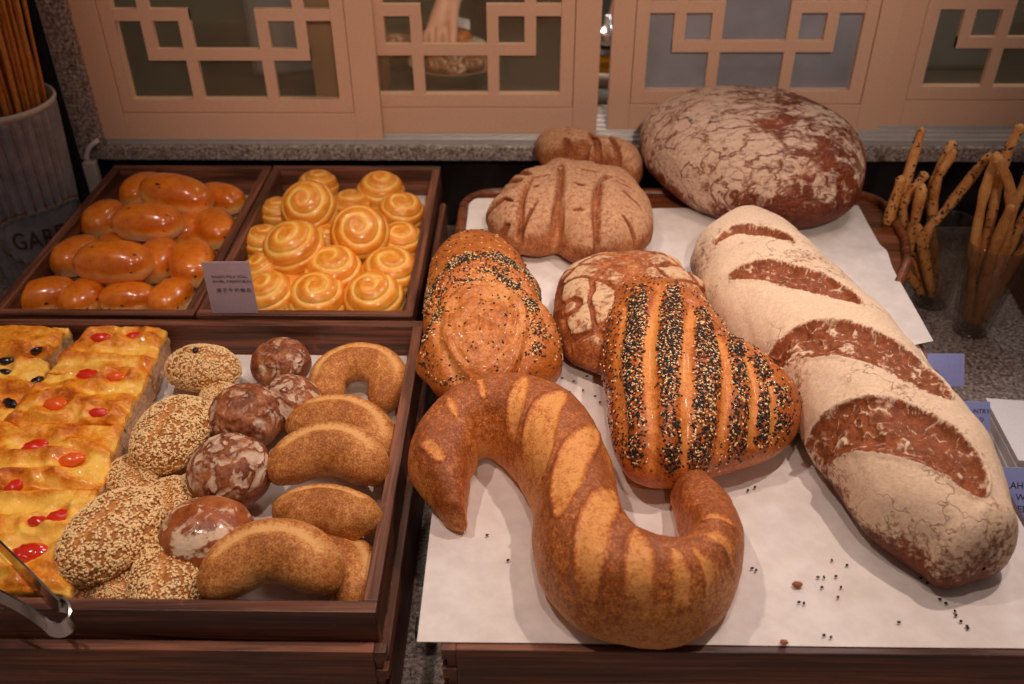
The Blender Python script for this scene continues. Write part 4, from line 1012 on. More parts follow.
SW = [(318, 188, .128, 40, (0, 0), .80, 'swirl bun at the back left, behind the large tilted one'),
      (381, 193, .124, 80, (8, 0), .92, 'swirl bun at the back right corner area, pale and upright'),
      (278, 214, .118, 10, (0, 0), .72, 'small swirl bun squeezed against the left wall at the back'),
      (309, 208, .148, 150, (38, -6), 1.0, 'large dark-swirled bun tilted toward the viewer on top of the heap'),
      (351, 208, .116, 200, (0, 0), .78, 'low swirl bun in the middle of the back row'),
      (401, 214, .124, 250, (12, 6), .88, 'brown-swirled bun by the right wall, second from the back'),
      (265, 245, .116, 90, (0, 0), .82, 'swirl bun at the left wall behind the big shiny one'),
      (294, 250, .143, 20, (18, -14), 1.06, 'big shiny swirl bun lying over the left row'),
      (329, 243, .112, 300, (0, 0), .78, 'swirl bun half hidden between the two big top ones'),
      (360, 234, .146, 120, (42, 6), 1.02, 'swirl bun facing forward on top, with a full spiral showing'),
      (401, 244, .122, 330, (14, 0), .84, 'swirl bun by the right wall in the middle row'),
      (264, 272, .122, 60, (10, -20), .74, 'pointed-looking swirl bun just right of the mauve card top'),
      (290, 284, .110, 0, (0, 0), .66, 'dark low swirl bun in the gap of the left front'),
      (333, 273, .120, 180, (16, 0), 1.0, 'swirl bun in the centre of the second row from the front'),
      (391, 274, .120, 270, (14, 4), .98, 'swirl bun at the right wall in the second row from the front'),
      (270, 297, .112, 100, (14, -14), .90, 'swirl bun at the front left beside the mauve card'),
      (318, 300, .107, 30, (18, 0), 1.0, 'swirl bun in the middle of the front row'),
      (374, 299, .108, 140, (22, -6), 1.0, 'swirl bun at the right end of the front row')]
for i, (x, y, z, rz_, tl, s, lb) in enumerate(SW): set_bun(sws[i % 3], 'swirl_bun', x, y, z, rz_, tl, s * 1.25, lb, 'bun', 'yellow swirl buns in their crate')
# euler: tilt must act after the spin
for o in [o for o in COL.objects if o.name.startswith('swirl_bun')]:
    e = o.rotation_euler.copy(); o.rotation_euler = (Euler((e.x, e.y, 0)).to_matrix() @ Euler((0, 0, e.z)).to_matrix()).to_euler()

# ================================================================== sesame rolls
M_SES = bread_mat('sesame_roll_crust', srgb(150, 84, 32), srgb(198, 132, 66), srgb(226, 172, 106), rough=.5, grain=420, grain_amt=.4, patch=30, flour_lo=.9, flour_hi=1, bump=.4)
def sesame(seed, rx, ry, rz):
    D, F = ico(6); V = D * np.array([rx, ry, rz]) * (1 + .05 * fbm(D * 1.5, 2, seed))[:, None]; V[:, 2] = np.maximum(V[:, 2], -.5 * rz)
    slit = ss(.16 - np.abs(D[:, 0] - .05 * np.sin(D[:, 1] * 3)), -.10, .10) * ss(.75 - np.abs(D[:, 1]), -.1, .2) * ss(D[:, 2], .2, .6)
    V -= D * (slit * .0028)[:, None]
    toast = .35 + .3 * ss(D[:, 2], -.3, .5) + .2 * fbm(D * 3, 3, seed) - .1 * slit
    me = npmesh('sesame_roll', V, F, {'toast': toast, 'flour': 0 * toast, 'score': 0 * toast}); me.materials.append(M_SES)
    return me, V, F, ss(D[:, 2], -.45, -.1) * (1 - .75 * slit) * (.55 + .6 * ss(fbm(D * 4, 2, seed + 2), -.2, .3))
def ses_thing(seed, rx, ry, rz, n):
    me, V, F, dn = sesame(seed, rx, ry, rz); o = bpy.data.objects.new('sesame_roll', me); COL.objects.link(o)
    scatter('sesame_seeds', V, F, dn, n, .0017, M_WSEED, o, seed + 1, lift=.45); return o
sp = [ses_thing(2, .033, .048, .025, 2300), ses_thing(4, .030, .040, .023, 1800)]
G_SS = 'sesame rolls in the wide crate'
SS_ = [(203, 369, .131, 82, (0, 0), .92, 1, 'sesame roll with a dark raisin on top at the back wall of the wide crate'),
       (172, 434, .137, -8, (0, 0), .96, 0, 'sesame roll with a lengthwise crease between the focaccia and the floured rolls'),
       (136, 482, .116, 40, (0, 0), .80, 1, 'sesame roll mostly hidden under the creased one beside the focaccia'),
       (172, 507, .118, 20, (0, 0), .80, 1, 'sesame roll seen in the gap above the front ones'),
       (112, 534, .140, -22, (0, 0), .98, 0, 'sesame roll lying on top nearest the tongs'),
       (172, 574, .121, 5, (0, 0), .92, 0, 'sesame roll at the front wall of the crate under a floured roll'),
       (85, 577, .115, -15, (0, 0), .72, 1, 'sesame roll at the front wall next to the focaccia corner'),
       (116, 588, .112, 60, (0, 0), .68, 1, 'sesame roll half under the topmost one at the front wall'),
       (200, 492, .112, 70, (0, 0), .62, 1, 'sesame roll peeking out between two floured rolls'),
       (222, 404, .118, 30, (0, 0), .70, 1, 'sesame roll peeking out left of the cracked floured roll')]
used = set()
for (x, y, z, rz_, tl, s, pi, lb) in SS_:
    o0 = sp[pi]; loc = P(x, y, z); rot = (math.radians(tl[0]), math.radians(tl[1]), math.radians(rz_)); s *= 1.14
    if pi in used: o = copy_thing(o0, loc, rot, (s, s, s))
    else: o = o0; used.add(pi); o.location = loc; o.rotation_euler = rot; o.scale = (s, s, s)
    tag(o, lb, 'bread roll', G_SS)
    if x == 203: raisin_host = o
for o in [raisin_host]:
    if True:
        q = MB(); u8 = bmesh.ops.create_icosphere(q.bm, subdivisions=3, radius=1); bmesh.ops.scale(q.bm, vec=(.0045, .003, .002), verts=u8['verts'])
        for f in q.bm.faces: f.smooth = True
        q.build('raisin', plain('raisin_skin', srgb(40, 24, 20), .3), o, (0.001, .004, .0235))

# ================================================================== floured rolls
M_FL = bread_mat('cracked_floured_crust', srgb(92, 42, 20), srgb(150, 84, 46), srgb(188, 122, 76), flour=srgb(226, 198, 172), rough=.5, grain=400, grain_amt=.3, patch=40, flour_scale=36, flour_dist=.7, flour_lo=.42, flour_hi=.58, bump=.5)
M_FL2 = bread_mat('smooth_floured_crust', srgb(104, 44, 18), srgb(160, 84, 40), srgb(190, 118, 66), flour=srgb(230, 202, 170), rough=.38, coat=.15, grain=400, grain_amt=.15, patch=30, flour_scale=34, flour_dist=.8, flour_lo=.46, flour_hi=.54, bump=.3)
def floured(seed, r, rz, mat, amt, wrk):
    D, F = ico(6); wr = 1 - np.abs(fbm(D * 2.2 + fbm(D * 1.5, 2, seed)[:, None] * .8, 4, seed)) * 3.2
    V = D * np.array([r, r * .96, rz]) * (1 + .05 * fbm(D * 1.4, 2, seed) + wrk * ss(D[:, 2], -.1, .5) * (ss(wr, .2, 1) - .5) * .05)[:, None]; V[:, 2] = np.maximum(V[:, 2], -.5 * rz)
    fl = (amt - .25 * ss(wr, .6, 1) * wrk) * ss(D[:, 2], -.5, .4)
    me = npmesh('floured_roll', V, F, {'toast': .5 + .5 * fbm(D * 2, 3, seed + 5) + .2 * ss(wr, .5, 1) * wrk, 'flour': fl, 'score': 0 * fl}); me.materials.append(mat); return me
fp = [floured(3, .0305, .025, M_FL, .47, 1), floured(8, .0305, .026, M_FL, .53, 1), floured(14, .036, .029, M_FL2, .47, .25)]
for x, y, z, rz_, s, pi, lb in [(281, 364, .122, 0, .93, 0, 'small floured roll nearest the crate back wall'),
                                (291, 403, .130, 120, .92, 1, 'heavily floured roll with a white patch beside the ring-shaped roll'),
                                (246, 418, .133, 70, 1.08, 0, 'cracked brown floured roll in front of the peeking sesame roll'),
                                (230, 472, .140, 30, 1.10, 1, 'largest floured roll with white broken flour crust'),
                                (207, 537, .133, 200, .98, 2, 'smooth brown floured roll with one white patch behind the front crescent')]:
    set_bun(fp[pi], 'floured_roll', x, y, z, rz_, (6, -4), s * 1.20, lb, 'bread roll', 'floured rolls in the wide crate')

# ================================================================== crescent rolls
M_CR = bread_mat('bran_crust', srgb(150, 84, 34), srgb(198, 128, 62), srgb(228, 172, 106), flour=srgb(224, 176, 120), rough=.62, grain=560, grain_amt=.55, patch=26, flour_lo=.85, flour_hi=1, bump=.45)
def crescent(seed, a0, a1, Rm, rw, rh, ex=1.0, ey=1.0, taper=.45):
    nu, nv = 120, 48; t = np.linspace(0, 1, nu); th = np.radians(a0 + (a1 - a0) * t)
    c = np.c_[Rm * ex * np.cos(th), Rm * ey * np.sin(th)]; tg = np.gradient(c, axis=0); tg /= np.linalg.norm(tg, axis=1)[:, None]; n = np.c_[-tg[:, 1], tg[:, 0]]
    prof = (1 - taper * np.abs(2 * t - 1) ** 2.2) * np.sqrt(np.clip(1 - np.abs(2 * t - 1) ** 9, 0.003, 1)); v = np.linspace(0, 2 * np.pi, nv, endpoint=False); V = []; 
    for i in range(nu):
        x = np.cos(v) * rw * prof[i]; z = np.sin(v) * rh * prof[i]; z = np.maximum(z, -.6 * rh * prof[i])
        V.append(np.c_[c[i, 0] + n[i, 0] * x, c[i, 1] + n[i, 1] * x, z])
    V = np.concatenate(V); i, k = np.meshgrid(np.arange(nu - 1), np.arange(nv), indexing='ij'); F = np.stack([i * nv + k, i * nv + (k + 1) % nv, (i + 1) * nv + (k + 1) % nv, (i + 1) * nv + k], -1).reshape(-1, 4)
    N = vnormals(V, F)
    if N[np.argmax(V[:, 2]), 2] < 0: F = F[:, ::-1]; N = -N
    T = np.repeat(t, nv); ang = np.tile(v, nu)
    cre = np.exp(-((ang - math.pi / 2 - .5) / .20) ** 2) * ss(.34 - np.abs(T - .5), 0, .12)
    V2 = V + N * (.0016 * fbm(V * 30, 3, seed) - .0032 * cre)[:, None]
    toast = .45 + .3 * fbm(V * 25, 3, seed + 1) + .25 * ss(N[:, 2], .2, 1) - .9 * cre
    me = npmesh('crescent_roll', V2, F, {'toast': toast, 'flour': 0 * toast, 'score': 0 * toast}); me.materials.append(M_CR); return me
def crs(me, px, py, z, rz_, tilt, s, lb):
    p = P(px, py, z); o = bpy.data.objects.new('crescent_roll', me); COL.objects.link(o); o.location = p; o.scale = (s, s, s)
    o.rotation_euler = (Euler([math.radians(q) for q in (tilt[0], tilt[1], 0)]).to_matrix() @ Euler((0, 0, math.radians(rz_))).to_matrix()).to_euler(); return tag(o, lb, 'bread roll', 'crescent rolls in the wide crate')
ring = crescent(2, -62, 242, .0305, .0225, .021, 1.12, 1.05, .12); arch = crescent(5, -8, 188, .035, .0265, .025, 1.12, 1.0, .25); bent = crescent(9, 25, 160, .042, .0255, .025, 1.12, .75, .30)
crs(ring, 358, 384, .125, 0, (14, 0), 1.0, 'ring-shaped crescent roll with an open hole at the back right of the wide crate')
crs(arch, 332, 450, .118, -28, (10, 0), 1.10, 'crescent roll lying under another, with a pale crease running right')
crs(arch, 326, 480, .137, 0, (18, 0), 1.0, 'crescent roll resting on the one behind, with a long horizontal crease')
crs(bent, 320, 536, .137, -8, (0, 0), .98, 'thick curved crescent roll against the right wall, above the front one')
crs(arch, 313, 584, .110, -40, (0, 0), 1.0, 'crescent roll beneath the others in the front right corner')
crs(arch, 270, 592, .137, 4, (22, 0), 1.04, 'front crescent roll arching over the crate front wall')

# ================================================================== focaccia
M_FOC = bread_mat('focaccia_crust', srgb(176, 78, 10), srgb(232, 142, 30), srgb(248, 196, 84), rough=.42, coat=.22, grain=300, grain_amt=.22, patch=38, flour_lo=.9, flour_hi=1, bump=.5, crumb=srgb(206, 160, 118))
M_TOM = plain('baked_tomato_skin', srgb(206, 40, 12), .12, bump=.25, scale=120, Coat_Weight=.8, Subsurface_Weight=.0)
M_TOMO = plain('orange_tomato_skin', srgb(232, 92, 20), .15, bump=.25, scale=120, Coat_Weight=.7)
M_OLV = plain('black_olive_skin', srgb(26, 14, 16), .15, Coat_Weight=.6)
def focaccia(label, top_px, zt, thick, seed, toms, amp=.006):
    """slab cut with straight sides: top_px = 4 corners of its top in the photo, back-left, back-right, front-right, front-left"""
    c = np.array([P(x, y, zt)[:2] for x, y in top_px]); nx, ny, nzv = 90, 90, 14
    def bil(u, v): return (c[0] * (1 - u) + c[1] * u) * (1 - v) + (c[3] * (1 - u) + c[2] * u) * v
    u, v = np.meshgrid(np.linspace(0, 1, nx), np.linspace(0, 1, ny), indexing='ij'); u, v = u.ravel()[:, None], v.ravel()[:, None]
    XY = bil(u, v); p3 = np.c_[XY, np.full(len(XY), .1)]
    ridg = 1 - np.abs(fbm(p3 * np.array([9, 26, 9]) , 3, seed)) * 3.0; lumps = fbm(p3 * 26, 3, seed + 4)
    dist = np.minimum(np.minimum(u, 1 - u) * np.linalg.norm(c[1] - c[0]), np.minimum(v, 1 - v) * np.linalg.norm(c[3] - c[0])).ravel()
    Zh = zt + amp * (ss(ridg, -.2, .9) - .6) + lumps * .007 + .0022 * fbm(p3 * 70, 3, seed + 2) - .006 * np.exp(-(dist / .005) ** 2)
    tp = []
    for (x, y, kind, L, rot) in toms:
        L *= 1.3; q = P(x, y, zt)[:2]; d = np.hypot(*(XY - q).T); Zh = Zh - .0045 * np.exp(-(d / (L * 1.1)) ** 2) + .0035 * np.exp(-((d - L * 1.5) / (L * .5)) ** 2); tp.append((q, kind, L, rot))
    toast = .42 + .55 * (ss(ridg, .0, .9) - .4) + .45 * lumps - .1 + .35 * fbm(p3 * 60, 3, seed + 6)
    Vt = np.c_[XY, Zh]; i, k = np.meshgrid(np.arange(nx - 1), np.arange(ny - 1), indexing='ij'); i, k = i.ravel(), k.ravel()
    Ft = np.stack([i * ny + k, i * ny + k + 1, (i + 1) * ny + k + 1, (i + 1) * ny + k], -1)
    # rim loop, walls
    loop = [i_ * ny for i_ in range(nx)] + [(nx - 1) * ny + k_ for k_ in range(1, ny)] + [i_ * ny + ny - 1 for i_ in range(nx - 2, -1, -1)] + [k_ for k_ in range(ny - 2, 0, -1)]
    n = len(loop); Vs = [Vt]; F = [Ft]; base = len(Vt); scr = [np.zeros(len(Vt))]; prev = np.array(loop); ctr = XY.mean(0)
    rim = Vt[loop]; out = np.zeros((n, 2))
    tang = np.roll(rim[:, :2], -3, 0) - np.roll(rim[:, :2], 3, 0); out = np.c_[tang[:, 1], -tang[:, 0]]; out /= np.maximum(np.linalg.norm(out, axis=1), 1e-9)[:, None]
    sgn = np.sign(((rim[:, :2] - ctr) * out).sum(1)); out *= sgn[:, None]
    for s in range(1, nzv + 1):
        f = s / nzv; z = rim[:, 2] * (1 - f) + (zt - thick) * f; q = np.c_[rim[:, :2] * 60, z * 90]
        xy = rim[:, :2] + out * (.0045 * fbm(q, 3, seed + 9) + .0012 * math.sin(f * 3.1))[:, None] - out * (.002 if s == nzv else 0)
        Vs.append(np.c_[xy, z]); cur = base + (s - 1) * n + np.arange(n)
        F.append(np.stack([prev, np.roll(prev, -1), np.roll(cur, -1), cur], -1)); prev = cur; scr.append(np.full(n, float(ss(f, .05, .22))))
    Vs.append(np.array([[ctr[0], ctr[1], zt - thick]])); ci = base + nzv * n; scr.append(np.zeros(1))
    F.append(np.stack([prev, np.roll(prev, -1), np.full(n, ci), np.full(n, ci)], -1)[:0]) if False else None
    V = np.concatenate(Vs); F = np.concatenate(F); sco = np.concatenate(scr); N = vnormals(V, F)
    if N[len(Vt) // 2, 2] < 0: F = F[:, ::-1]
    ts = np.concatenate([toast, np.full(len(V) - len(toast), .3)])
    o, cc = loaf_obj('focaccia', V, F, {'toast': ts, 'score': sco}, M_FOC, label, 'flatbread', None)
    for q, kind, L, rot in tp:
        m = MB(); g = bmesh.ops.create_icosphere(m.bm, subdivisions=3, radius=1); bmesh.ops.scale(m.bm, vec=(L, L * (.62 if kind != 'olive' else .5), L * .42), verts=g['verts'])
        for vv in m.bm.verts: vv.co *= 1 + .10 * math.sin(vv.co.x * 700 + seed) * math.cos(vv.co.y * 600)
        for f in m.bm.faces: f.smooth = True
        j = np.argmin(np.hypot(*(XY - q).T)); z = Zh[j] + L * .12
        nm, mt = {'red': ('tomato_half', M_TOM), 'orange': ('tomato_half', M_TOMO), 'olive': ('olive_slice', M_OLV)}[kind]
        m.build(nm, mt, o, (q[0] - cc[0], q[1] - cc[1], z - cc[2]), (.15, .1, math.radians(rot)))
    return o
zt = .142
focaccia('tomato focaccia piece at the back, touching the crate back wall', [(88, 326), (165, 327), (148, 366), (46, 366)], .146, .046, 2, [(101, 337, 'red', .0085, 10), (134, 335, 'red', .0075, 20), (88, 371, 'red', .0085, 0)][:2])
focaccia('tomato focaccia piece second from the back, with one dark red tomato', [(46, 368), (147, 368), (122, 420), (2, 420)], zt + .002, .044, 7, [(88, 373, 'red', .0105, -5), (117, 377, 'orange', .0085, 5), (56, 403, 'orange', .0105, 3), (98, 412, 'red', .0075, 8)])
focaccia('tomato focaccia piece third from the back, beside the creased sesame roll', [(2, 422), (121, 422), (96, 484), (-62, 484)], zt, .042, 11, [(35, 441, 'red', .0115, 35), (71, 457, 'orange', .0095, 30), (14, 481, 'red', .0085, 60)])
focaccia('tomato focaccia piece in front, with the tongs lying over it', [(-62, 486), (95, 486), (66, 588), (-100, 588)], zt, .042, 15, [(58, 513, 'red', .0082, 30), (38, 521, 'red', .007, 0), (28, 548, 'red', .0125, 12), (83, 509, 'olive', .006, 30)])
focaccia('olive focaccia piece at the back left corner of the wide crate', [(-70, 322), (66, 322), (50, 352), (-85, 352)], .150, .050, 21, [(38, 349, 'olive', .0065, 30)], amp=.008)
focaccia('olive focaccia piece with three black olives, second from the back at the left edge', [(-85, 354), (47, 354), (36, 392), (-110, 392)], .143, .044, 25, [(6, 361, 'olive', .008, 20), (35, 377, 'olive', .0075, 70), (4, 369, 'olive', .006, 0)])
focaccia('olive focaccia piece ending in a cut face at the left edge', [(-112, 394), (22, 394), (10, 452), (-150, 452)], .141, .042, 29, [(10, 403, 'olive', .0085, -35)])

# ================================================================== tongs
r = thing('steel_tongs', 'steel serving tongs lying over the front wall of the wide crate', 'tongs', P(60, 622, .147))
o_ = np.array(r.location)
def strip(name, pts, wdt, th=.0018):
    p = smooth_line(np.array(pts), 40); n = len(p); T = np.gradient(p, axis=0); T /= np.linalg.norm(T, axis=1)[:, None]; up_ = np.array([0, .15, .98]); V = []
    for i in range(n):
        s = np.cross(T[i], up_); s /= np.linalg.norm(s); u2 = np.cross(s, T[i]); 
        for a, b in ((-1, -1), (1, -1), (1, 1), (-1, 1)): V.append(p[i] + s * a * th / 2 + u2 * b * wdt / 2)
    F = [[i * 4 + k, i * 4 + (k + 1) % 4, (i + 1) * 4 + (k + 1) % 4, (i + 1) * 4 + k] for i in range(n - 1) for k in range(4)] + [[3, 2, 1, 0], [(n - 1) * 4 + k for k in range(4)]]
    m = MB(); m.grid(V, F, smooth=False); bmesh.ops.bevel(m.bm, geom=[e for e in m.bm.edges if e.calc_length() > 0 and e.calc_face_angle(0) > .6], offset=.0002, segments=1, affect='EDGES')
    return m.build(name, M_STEEL, r)
def Q(x, y, z): return P(x, y, z) - o_
strip('upper_arm', [Q(-120, 430, .164), Q(0, 546, .160), Q(60, 606, .153)], .014)
strip('lower_arm', [Q(-120, 545, .158), Q(0, 596, .152), Q(46, 624, .149)], .014)
strip('bent_end', [Q(58, 604, .150), Q(66, 606, .149), Q(71, 613, .147), Q(71, 622, .145), Q(63, 629, .144), Q(52, 629, .145), Q(44, 623, .148)], .015)

# ================================================================== crumbs and loose seeds on the front paper
for x, y, a in [(752, 568, 20), (756, 570, 50), (824, 577, 80), (818, 577, 10), (836, 576, 40), (841, 587, 60), (822, 587, 30), (847, 565, 40), (838, 597, 50), (799, 602, 10), (804, 603, 70), (824, 635, 20), (831, 637, 40), (899, 622, 0),
                (921, 578, 30), (927, 583, 50), (940, 599, 10), (946, 603, 20), (955, 611, 70), (956, 615, 30), (961, 621, 20), (967, 626, 30), (968, 628, 40), (832, 560, 80), (740, 571, 0), (487, 535, 20), (508, 560, 40), (574, 381, 10), (587, 376, 40), (583, 390, 70), (570, 392, 60), (562, 378, 10), (600, 402, 70), (595, 396, 0), (755, 487, 30), (748, 490, 60)]:
    p = P(x, y, .1436); V, F = seed_shape(); o = bpy.data.objects.new('loose_seed', bpy.data.meshes['loose_seed'] if 'loose_seed' in bpy.data.meshes else None) if 'loose_seed' in bpy.data.meshes else None
    if o is None:
        me = npmesh('loose_seed', V * .0019, F); me.materials.append(M_BSEED); o = bpy.data.objects.new('loose_seed', me)
    COL.objects.link(o); o.location = p; o.rotation_euler = (0, 0, math.radians(a)); tag(o, 'tiny loose black seed on the baking paper around the big loaves', 'seed', 'loose black seeds on the baking paper')
for x, y, s, lb in [(797, 584, .0042, 'brown crumb on the paper in front of the long loaf'), (784, 642, .0034, 'brown crumb at the front edge of the baking paper')]:
    V, F = ico(2); V = V * np.array([1, .7, .4]) * s * (1 + .4 * fbm(V * 1.7, 2, s * 1000))[:, None]; p = P(x, y, .1445)
    o = link('crumb', npmesh('crumb', V, F, smooth=False), plain('crumb_brown', srgb(150, 88, 52), .8), None, p); tag(o, lb, 'crumb')

# ================================================================== things behind the panes
def vis(o, label, cat, group=None): return tag(o, label, cat, group)
# juice jar in the gap between the two middle windows
p = PY(604, 92, 1.72); r = thing('juice_dispenser', 'white-based jar of yellow juice with a steel lid in the gap between the middle windows', 'jar', (p[0], 1.72, .10))
zb = lambda y: PY(604, y, 1.70)[2] - .10
m = MB(); m.lathe([(.001, .0), (.035, .0), (.037, .004), (.037, zb(86)), (.030, zb(86) + .003), (.001, zb(86) + .003)]); m.build('base', plain('frosted_grey_plastic', srgb(150, 150, 142), .5), r)
m = MB(); m.lathe([(.001, zb(84)), (.037, zb(84)), (.038, zb(72)), (.036, zb(71)), (.001, zb(71))]); m.build('collar', plain('white_plastic', srgb(228, 218, 200), .4), r)
m = MB(); m.lathe([(.001, zb(71)), (.034, zb(71)), (.036, zb(56)), (.032, zb(52)), (.001, zb(52))]); m.build('juice', plain('yellow_juice', srgb(226, 158, 20), .25), r)
m = MB(); m.lathe([(.001, zb(52)), (.037, zb(52)), (.036, zb(36)), (.028, zb(30)), (.010, zb(26)), (.008, zb(18)), (.001, zb(17))]); m.build('lid', M_STEEL, r)
# plate of rolls and a person's arm reaching to it
p = P(446, 36, .135); pl = MB().lathe([(.001, .0), (.05, .0), (.085, .012), (.087, .014), (.083, .014), (.05, .004), (.001, .004)]).build('plate', plain('white_china', srgb(225, 220, 212), .2), None, (p[0], p[1], .1005)); vis(pl, 'white plate of orange rolls seen through the second window', 'plate')
for k, (dx, dy, dz) in enumerate([(-.035, 0, .022), (.0, -.02, .022), (.03, .015, .022), (-.005, .01, .05), (.032, -.02, .03)]):
    o = bpy.data.objects.new('milk_roll', milks[1]); COL.objects.link(o); o.location = (p[0] + dx, p[1] + dy, .105 + dz); o.rotation_euler = (0, 0, k * 1.1); o.scale = (.85,) * 3
    tag(o, 'small orange roll on the plate behind the second window', 'bread roll', 'rolls on the kitchen plate')
nk = MB().box((0, 0, 0), (.035, .028, .004), rot=(.5, .3, .2), bev=.001).build('paper_napkin', M_NAP, None, (p[0] + .035, p[1] - .01, .165)); vis(nk, 'white napkin on the plate of rolls behind the second window', 'napkin')
def person(loc, hand):
    root = thing('person', 'person in a burgundy top behind the second window reaching down to a plate', 'person', loc)
    L = np.array(loc); H = np.array(hand) - L
    J = {'pel': (0, 0, .98), 'ch': (0, -.02, 1.28), 'nk': (0, -.03, 1.46), 'hd': (0, -.07, 1.60), 'ht': (0, -.07, 1.72), 'sR': (.18, -.02, 1.40), 'eR': (.27, -.10, 1.14), 'wR': (.20, -.26, .98), 'hR': (.19, -.33, .96),
         'sL': (-.18, -.02, 1.40), 'eL': (H[0] + .14, H[1] + .25, max(H[2] + .20, 1.15)), 'wL': (H[0] + .03, H[1] + .050, H[2] + .055), 'hL': tuple(H), 'kR': (.10, -.02, .52), 'aR': (.10, .02, .08), 'fR': (.11, -.14, .04), 'kL': (-.10, -.02, .52), 'aL': (-.10, .02, .08), 'fL': (-.11, -.14, .04)}
    E = [('pel', 'ch'), ('ch', 'nk'), ('nk', 'hd'), ('hd', 'ht'), ('ch', 'sR'), ('sR', 'eR'), ('eR', 'wR'), ('wR', 'hR'), ('ch', 'sL'), ('sL', 'eL'), ('eL', 'wL'), ('wL', 'hL'), ('pel', 'kR'), ('kR', 'aR'), ('aR', 'fR'), ('pel', 'kL'), ('kL', 'aL'), ('aL', 'fL')]
    Rd = dict(pel=.14, ch=.15, nk=.055, hd=.09, ht=.07, sR=.065, eR=.042, wR=.026, hR=.030, sL=.065, eL=.042, wL=.020, hL=.024, kR=.06, aR=.04, fR=.035, kL=.06, aL=.04, fL=.035)
    def skin(name, J, E, Rd, mat, par, rootk):
        ks = list(J); me = bpy.data.meshes.new(name); me.from_pydata([J[k] for k in ks], [(ks.index(a), ks.index(b)) for a, b in E], [])
        o = link(name, me, mat, par); md = o.modifiers.new('skin', 'SKIN'); md.use_smooth_shade = True
        for k, v in zip(ks, me.skin_vertices[0].data): v.radius = (Rd[k], Rd[k]); v.use_root = (k == rootk)
        sb = o.modifiers.new('sub', 'SUBSURF'); sb.levels = sb.render_levels = 2; return o
    # body with fingers on the reaching hand
    hx, hy, hz = H
    for f, (ax, ln) in enumerate([(-.020, .060), (-.007, .068), (.007, .064), (.020, .052)]):
        a, b = 'f%da' % f, 'f%db' % f; J[a] = (hx + ax, hy - ln * .5, hz - .012); J[b] = (hx + ax * .9, hy - ln * .8, hz - .045); Rd[a] = .0085; Rd[b] = .007; E += [('hL', a), (a, b)]
    J['t1'] = (hx + .034, hy - .012, hz - .012); J['t2'] = (hx + .034, hy - .035, hz - .034); Rd['t1'] = .010; Rd['t2'] = .008; E += [('wL', 't1'), ('t1', 't2')]
    skin('body', J, E, Rd, plain('skin', srgb(240, 180, 156), .5), root, 'pel')
    c = {k: J[k] for k in ('pel', 'ch', 'nk', 'sR', 'eR', 'sL', 'eL')}; mid = tuple(np.array(J['eL']) * .30 + np.array(J['wL']) * .70); c['mL'] = mid; c['hip'] = (0, 0, .86)
    skin('shirt', c, [('hip', 'pel'), ('pel', 'ch'), ('ch', 'nk'), ('ch', 'sR'), ('sR', 'eR'), ('ch', 'sL'), ('sL', 'eL'), ('eL', 'mL')], dict(hip=.155, pel=.155, ch=.165, nk=.06, sR=.078, eR=.055, sL=.078, eL=.055, mL=.034), plain('burgundy_cloth', srgb(96, 22, 28), .8), root, 'pel')
    t = {k: J[k] for k in ('pel', 'kR', 'aR', 'kL', 'aL')}; skin('trousers', t, [('pel', 'kR'), ('kR', 'aR'), ('pel', 'kL'), ('kL', 'aL')], dict(pel=.15, kR=.075, aR=.06, kL=.075, aL=.06), plain('black_cloth', (.02, .02, .022), .85), root, 'pel')
    D, F = ico(4); V = D * np.array([.092, .100, .105]); V = V[:]; keep = D[:, 1] > -.35 + .0 * D[:, 2]; V[~keep] *= .93
    link('hair', npmesh('hair', V, F), plain('dark_hair', (.012, .008, .006), .5), root, (0, -.055, 1.655))
    m = MB()
    for s in (-1, 1):
        g = bmesh.ops.create_icosphere(m.bm, subdivisions=2, radius=.009); bmesh.ops.translate(m.bm, vec=(s * .032, -.150, 1.625), verts=g['verts'])
    m.build('eyes', plain('eye_dark', (.02, .015, .012), .2), root)
    m = MB(); m.tube([(0, -.150, 1.625), (0, -.168, 1.595), (0, -.152, 1.588)], [.006, .011, .008], 8); m.build('nose', bpy.data.materials['skin'], root)
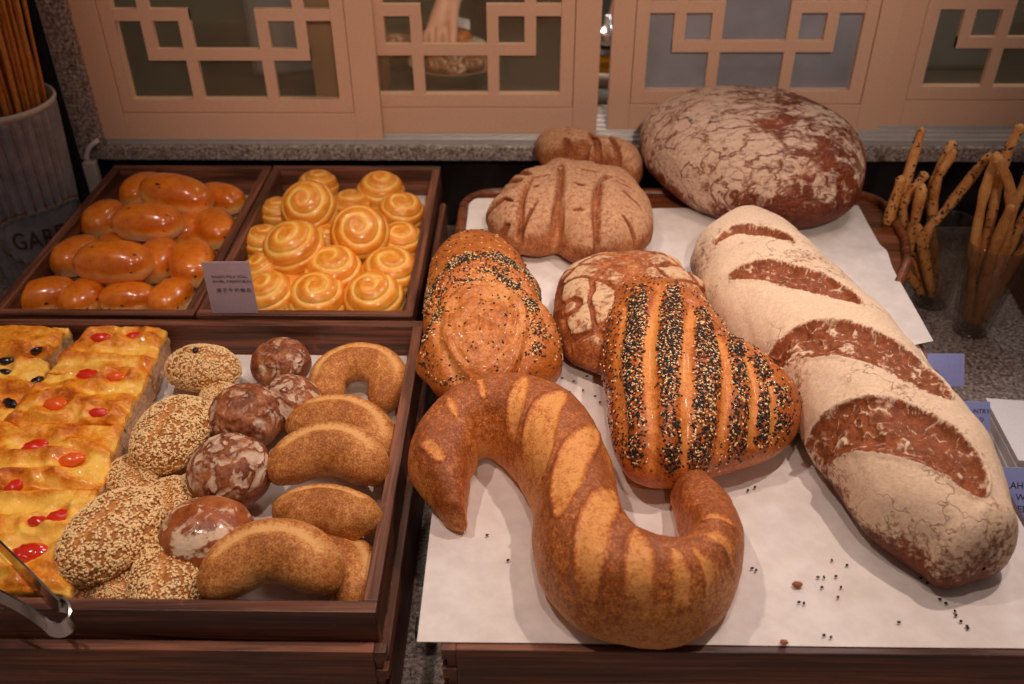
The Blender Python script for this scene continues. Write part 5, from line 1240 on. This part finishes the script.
    m = MB(); m.tube([(-.022, -.148, 1.560), (0, -.155, 1.557), (.022, -.148, 1.560)], [.003, .006, .003], 8); m.build('mouth', plain('lips', srgb(170, 90, 80), .5), root)
    return root
hp = P(436, 26, .185)
person((hp[0] + .20, hp[1] + .66, -.90), tuple(hp))
# blurred kitchen things
for (x, y, Yv, nm, lb, col, rr) in [(455, 78, 1.85, 'bread_basket', 'dim round basket of bread behind the second window', srgb(150, 110, 70), .09), (395, 80, 1.95, 'bread_basket', 'dim basket edge seen in the lowest left pane of the second window', srgb(140, 96, 60), .07)]:
    p = PY(x, y, Yv); o = MB().lathe([(.001, .0), (rr * .8, .0), (rr, .035), (rr * 1.02, .038), (rr * .97, .038), (rr * .78, .006), (.001, .006)]).build(nm, plain('wicker', col, .7, bump=.5, scale=300), None, (p[0], Yv, .1)); vis(o, lb, 'basket')
    for k in range(4):
        b = bpy.data.objects.new('floured_roll', fp[k % 2]); COL.objects.link(b); a = k * 1.6; b.location = (p[0] + .035 * math.cos(a), Yv + .035 * math.sin(a), .127); b.scale = (.8,) * 3
        tag(b, 'dim round roll in ' + ('the basket behind the second window' if rr > .08 else 'the farther basket behind the second window'), 'bread roll', 'rolls in kitchen baskets')
b = MB(); b.box((0, 0, .15), (.20, .16, .30), bev=.01); p = PY(312, 80, 1.9); o = b.build('paper_bag', plain('grey_blue_paper', srgb(150, 150, 168), .7), None, (p[0] - .03, 1.95, .10), (0, 0, .3)); vis(o, 'pale grey-blue bag standing behind the first window, lower right pane', 'bag')
b = MB(); b.box((0, 0, .16), (.10, .10, .32), bev=.008); o = b.build('wooden_block', plain('amber_wood', srgb(150, 90, 44), .5), None, (p[0] + .125, 1.78, .10)); vis(o, 'brown wooden block standing behind the rightmost lower pane of the first window', 'block')
b = MB(); b.box((0, 0, .26), (.66, .30, .52), bev=.012); o = b.build('pane_backing_cabinet', plain('brushed_cabinet_steel', srgb(168, 172, 182), .38, .6), None, (.60, 2.05, .10)); vis(o, 'blue-grey steel cabinet added behind the third window to lighten its panes', 'cabinet')  # no cabinet is seen there; added to lend the panes grey light
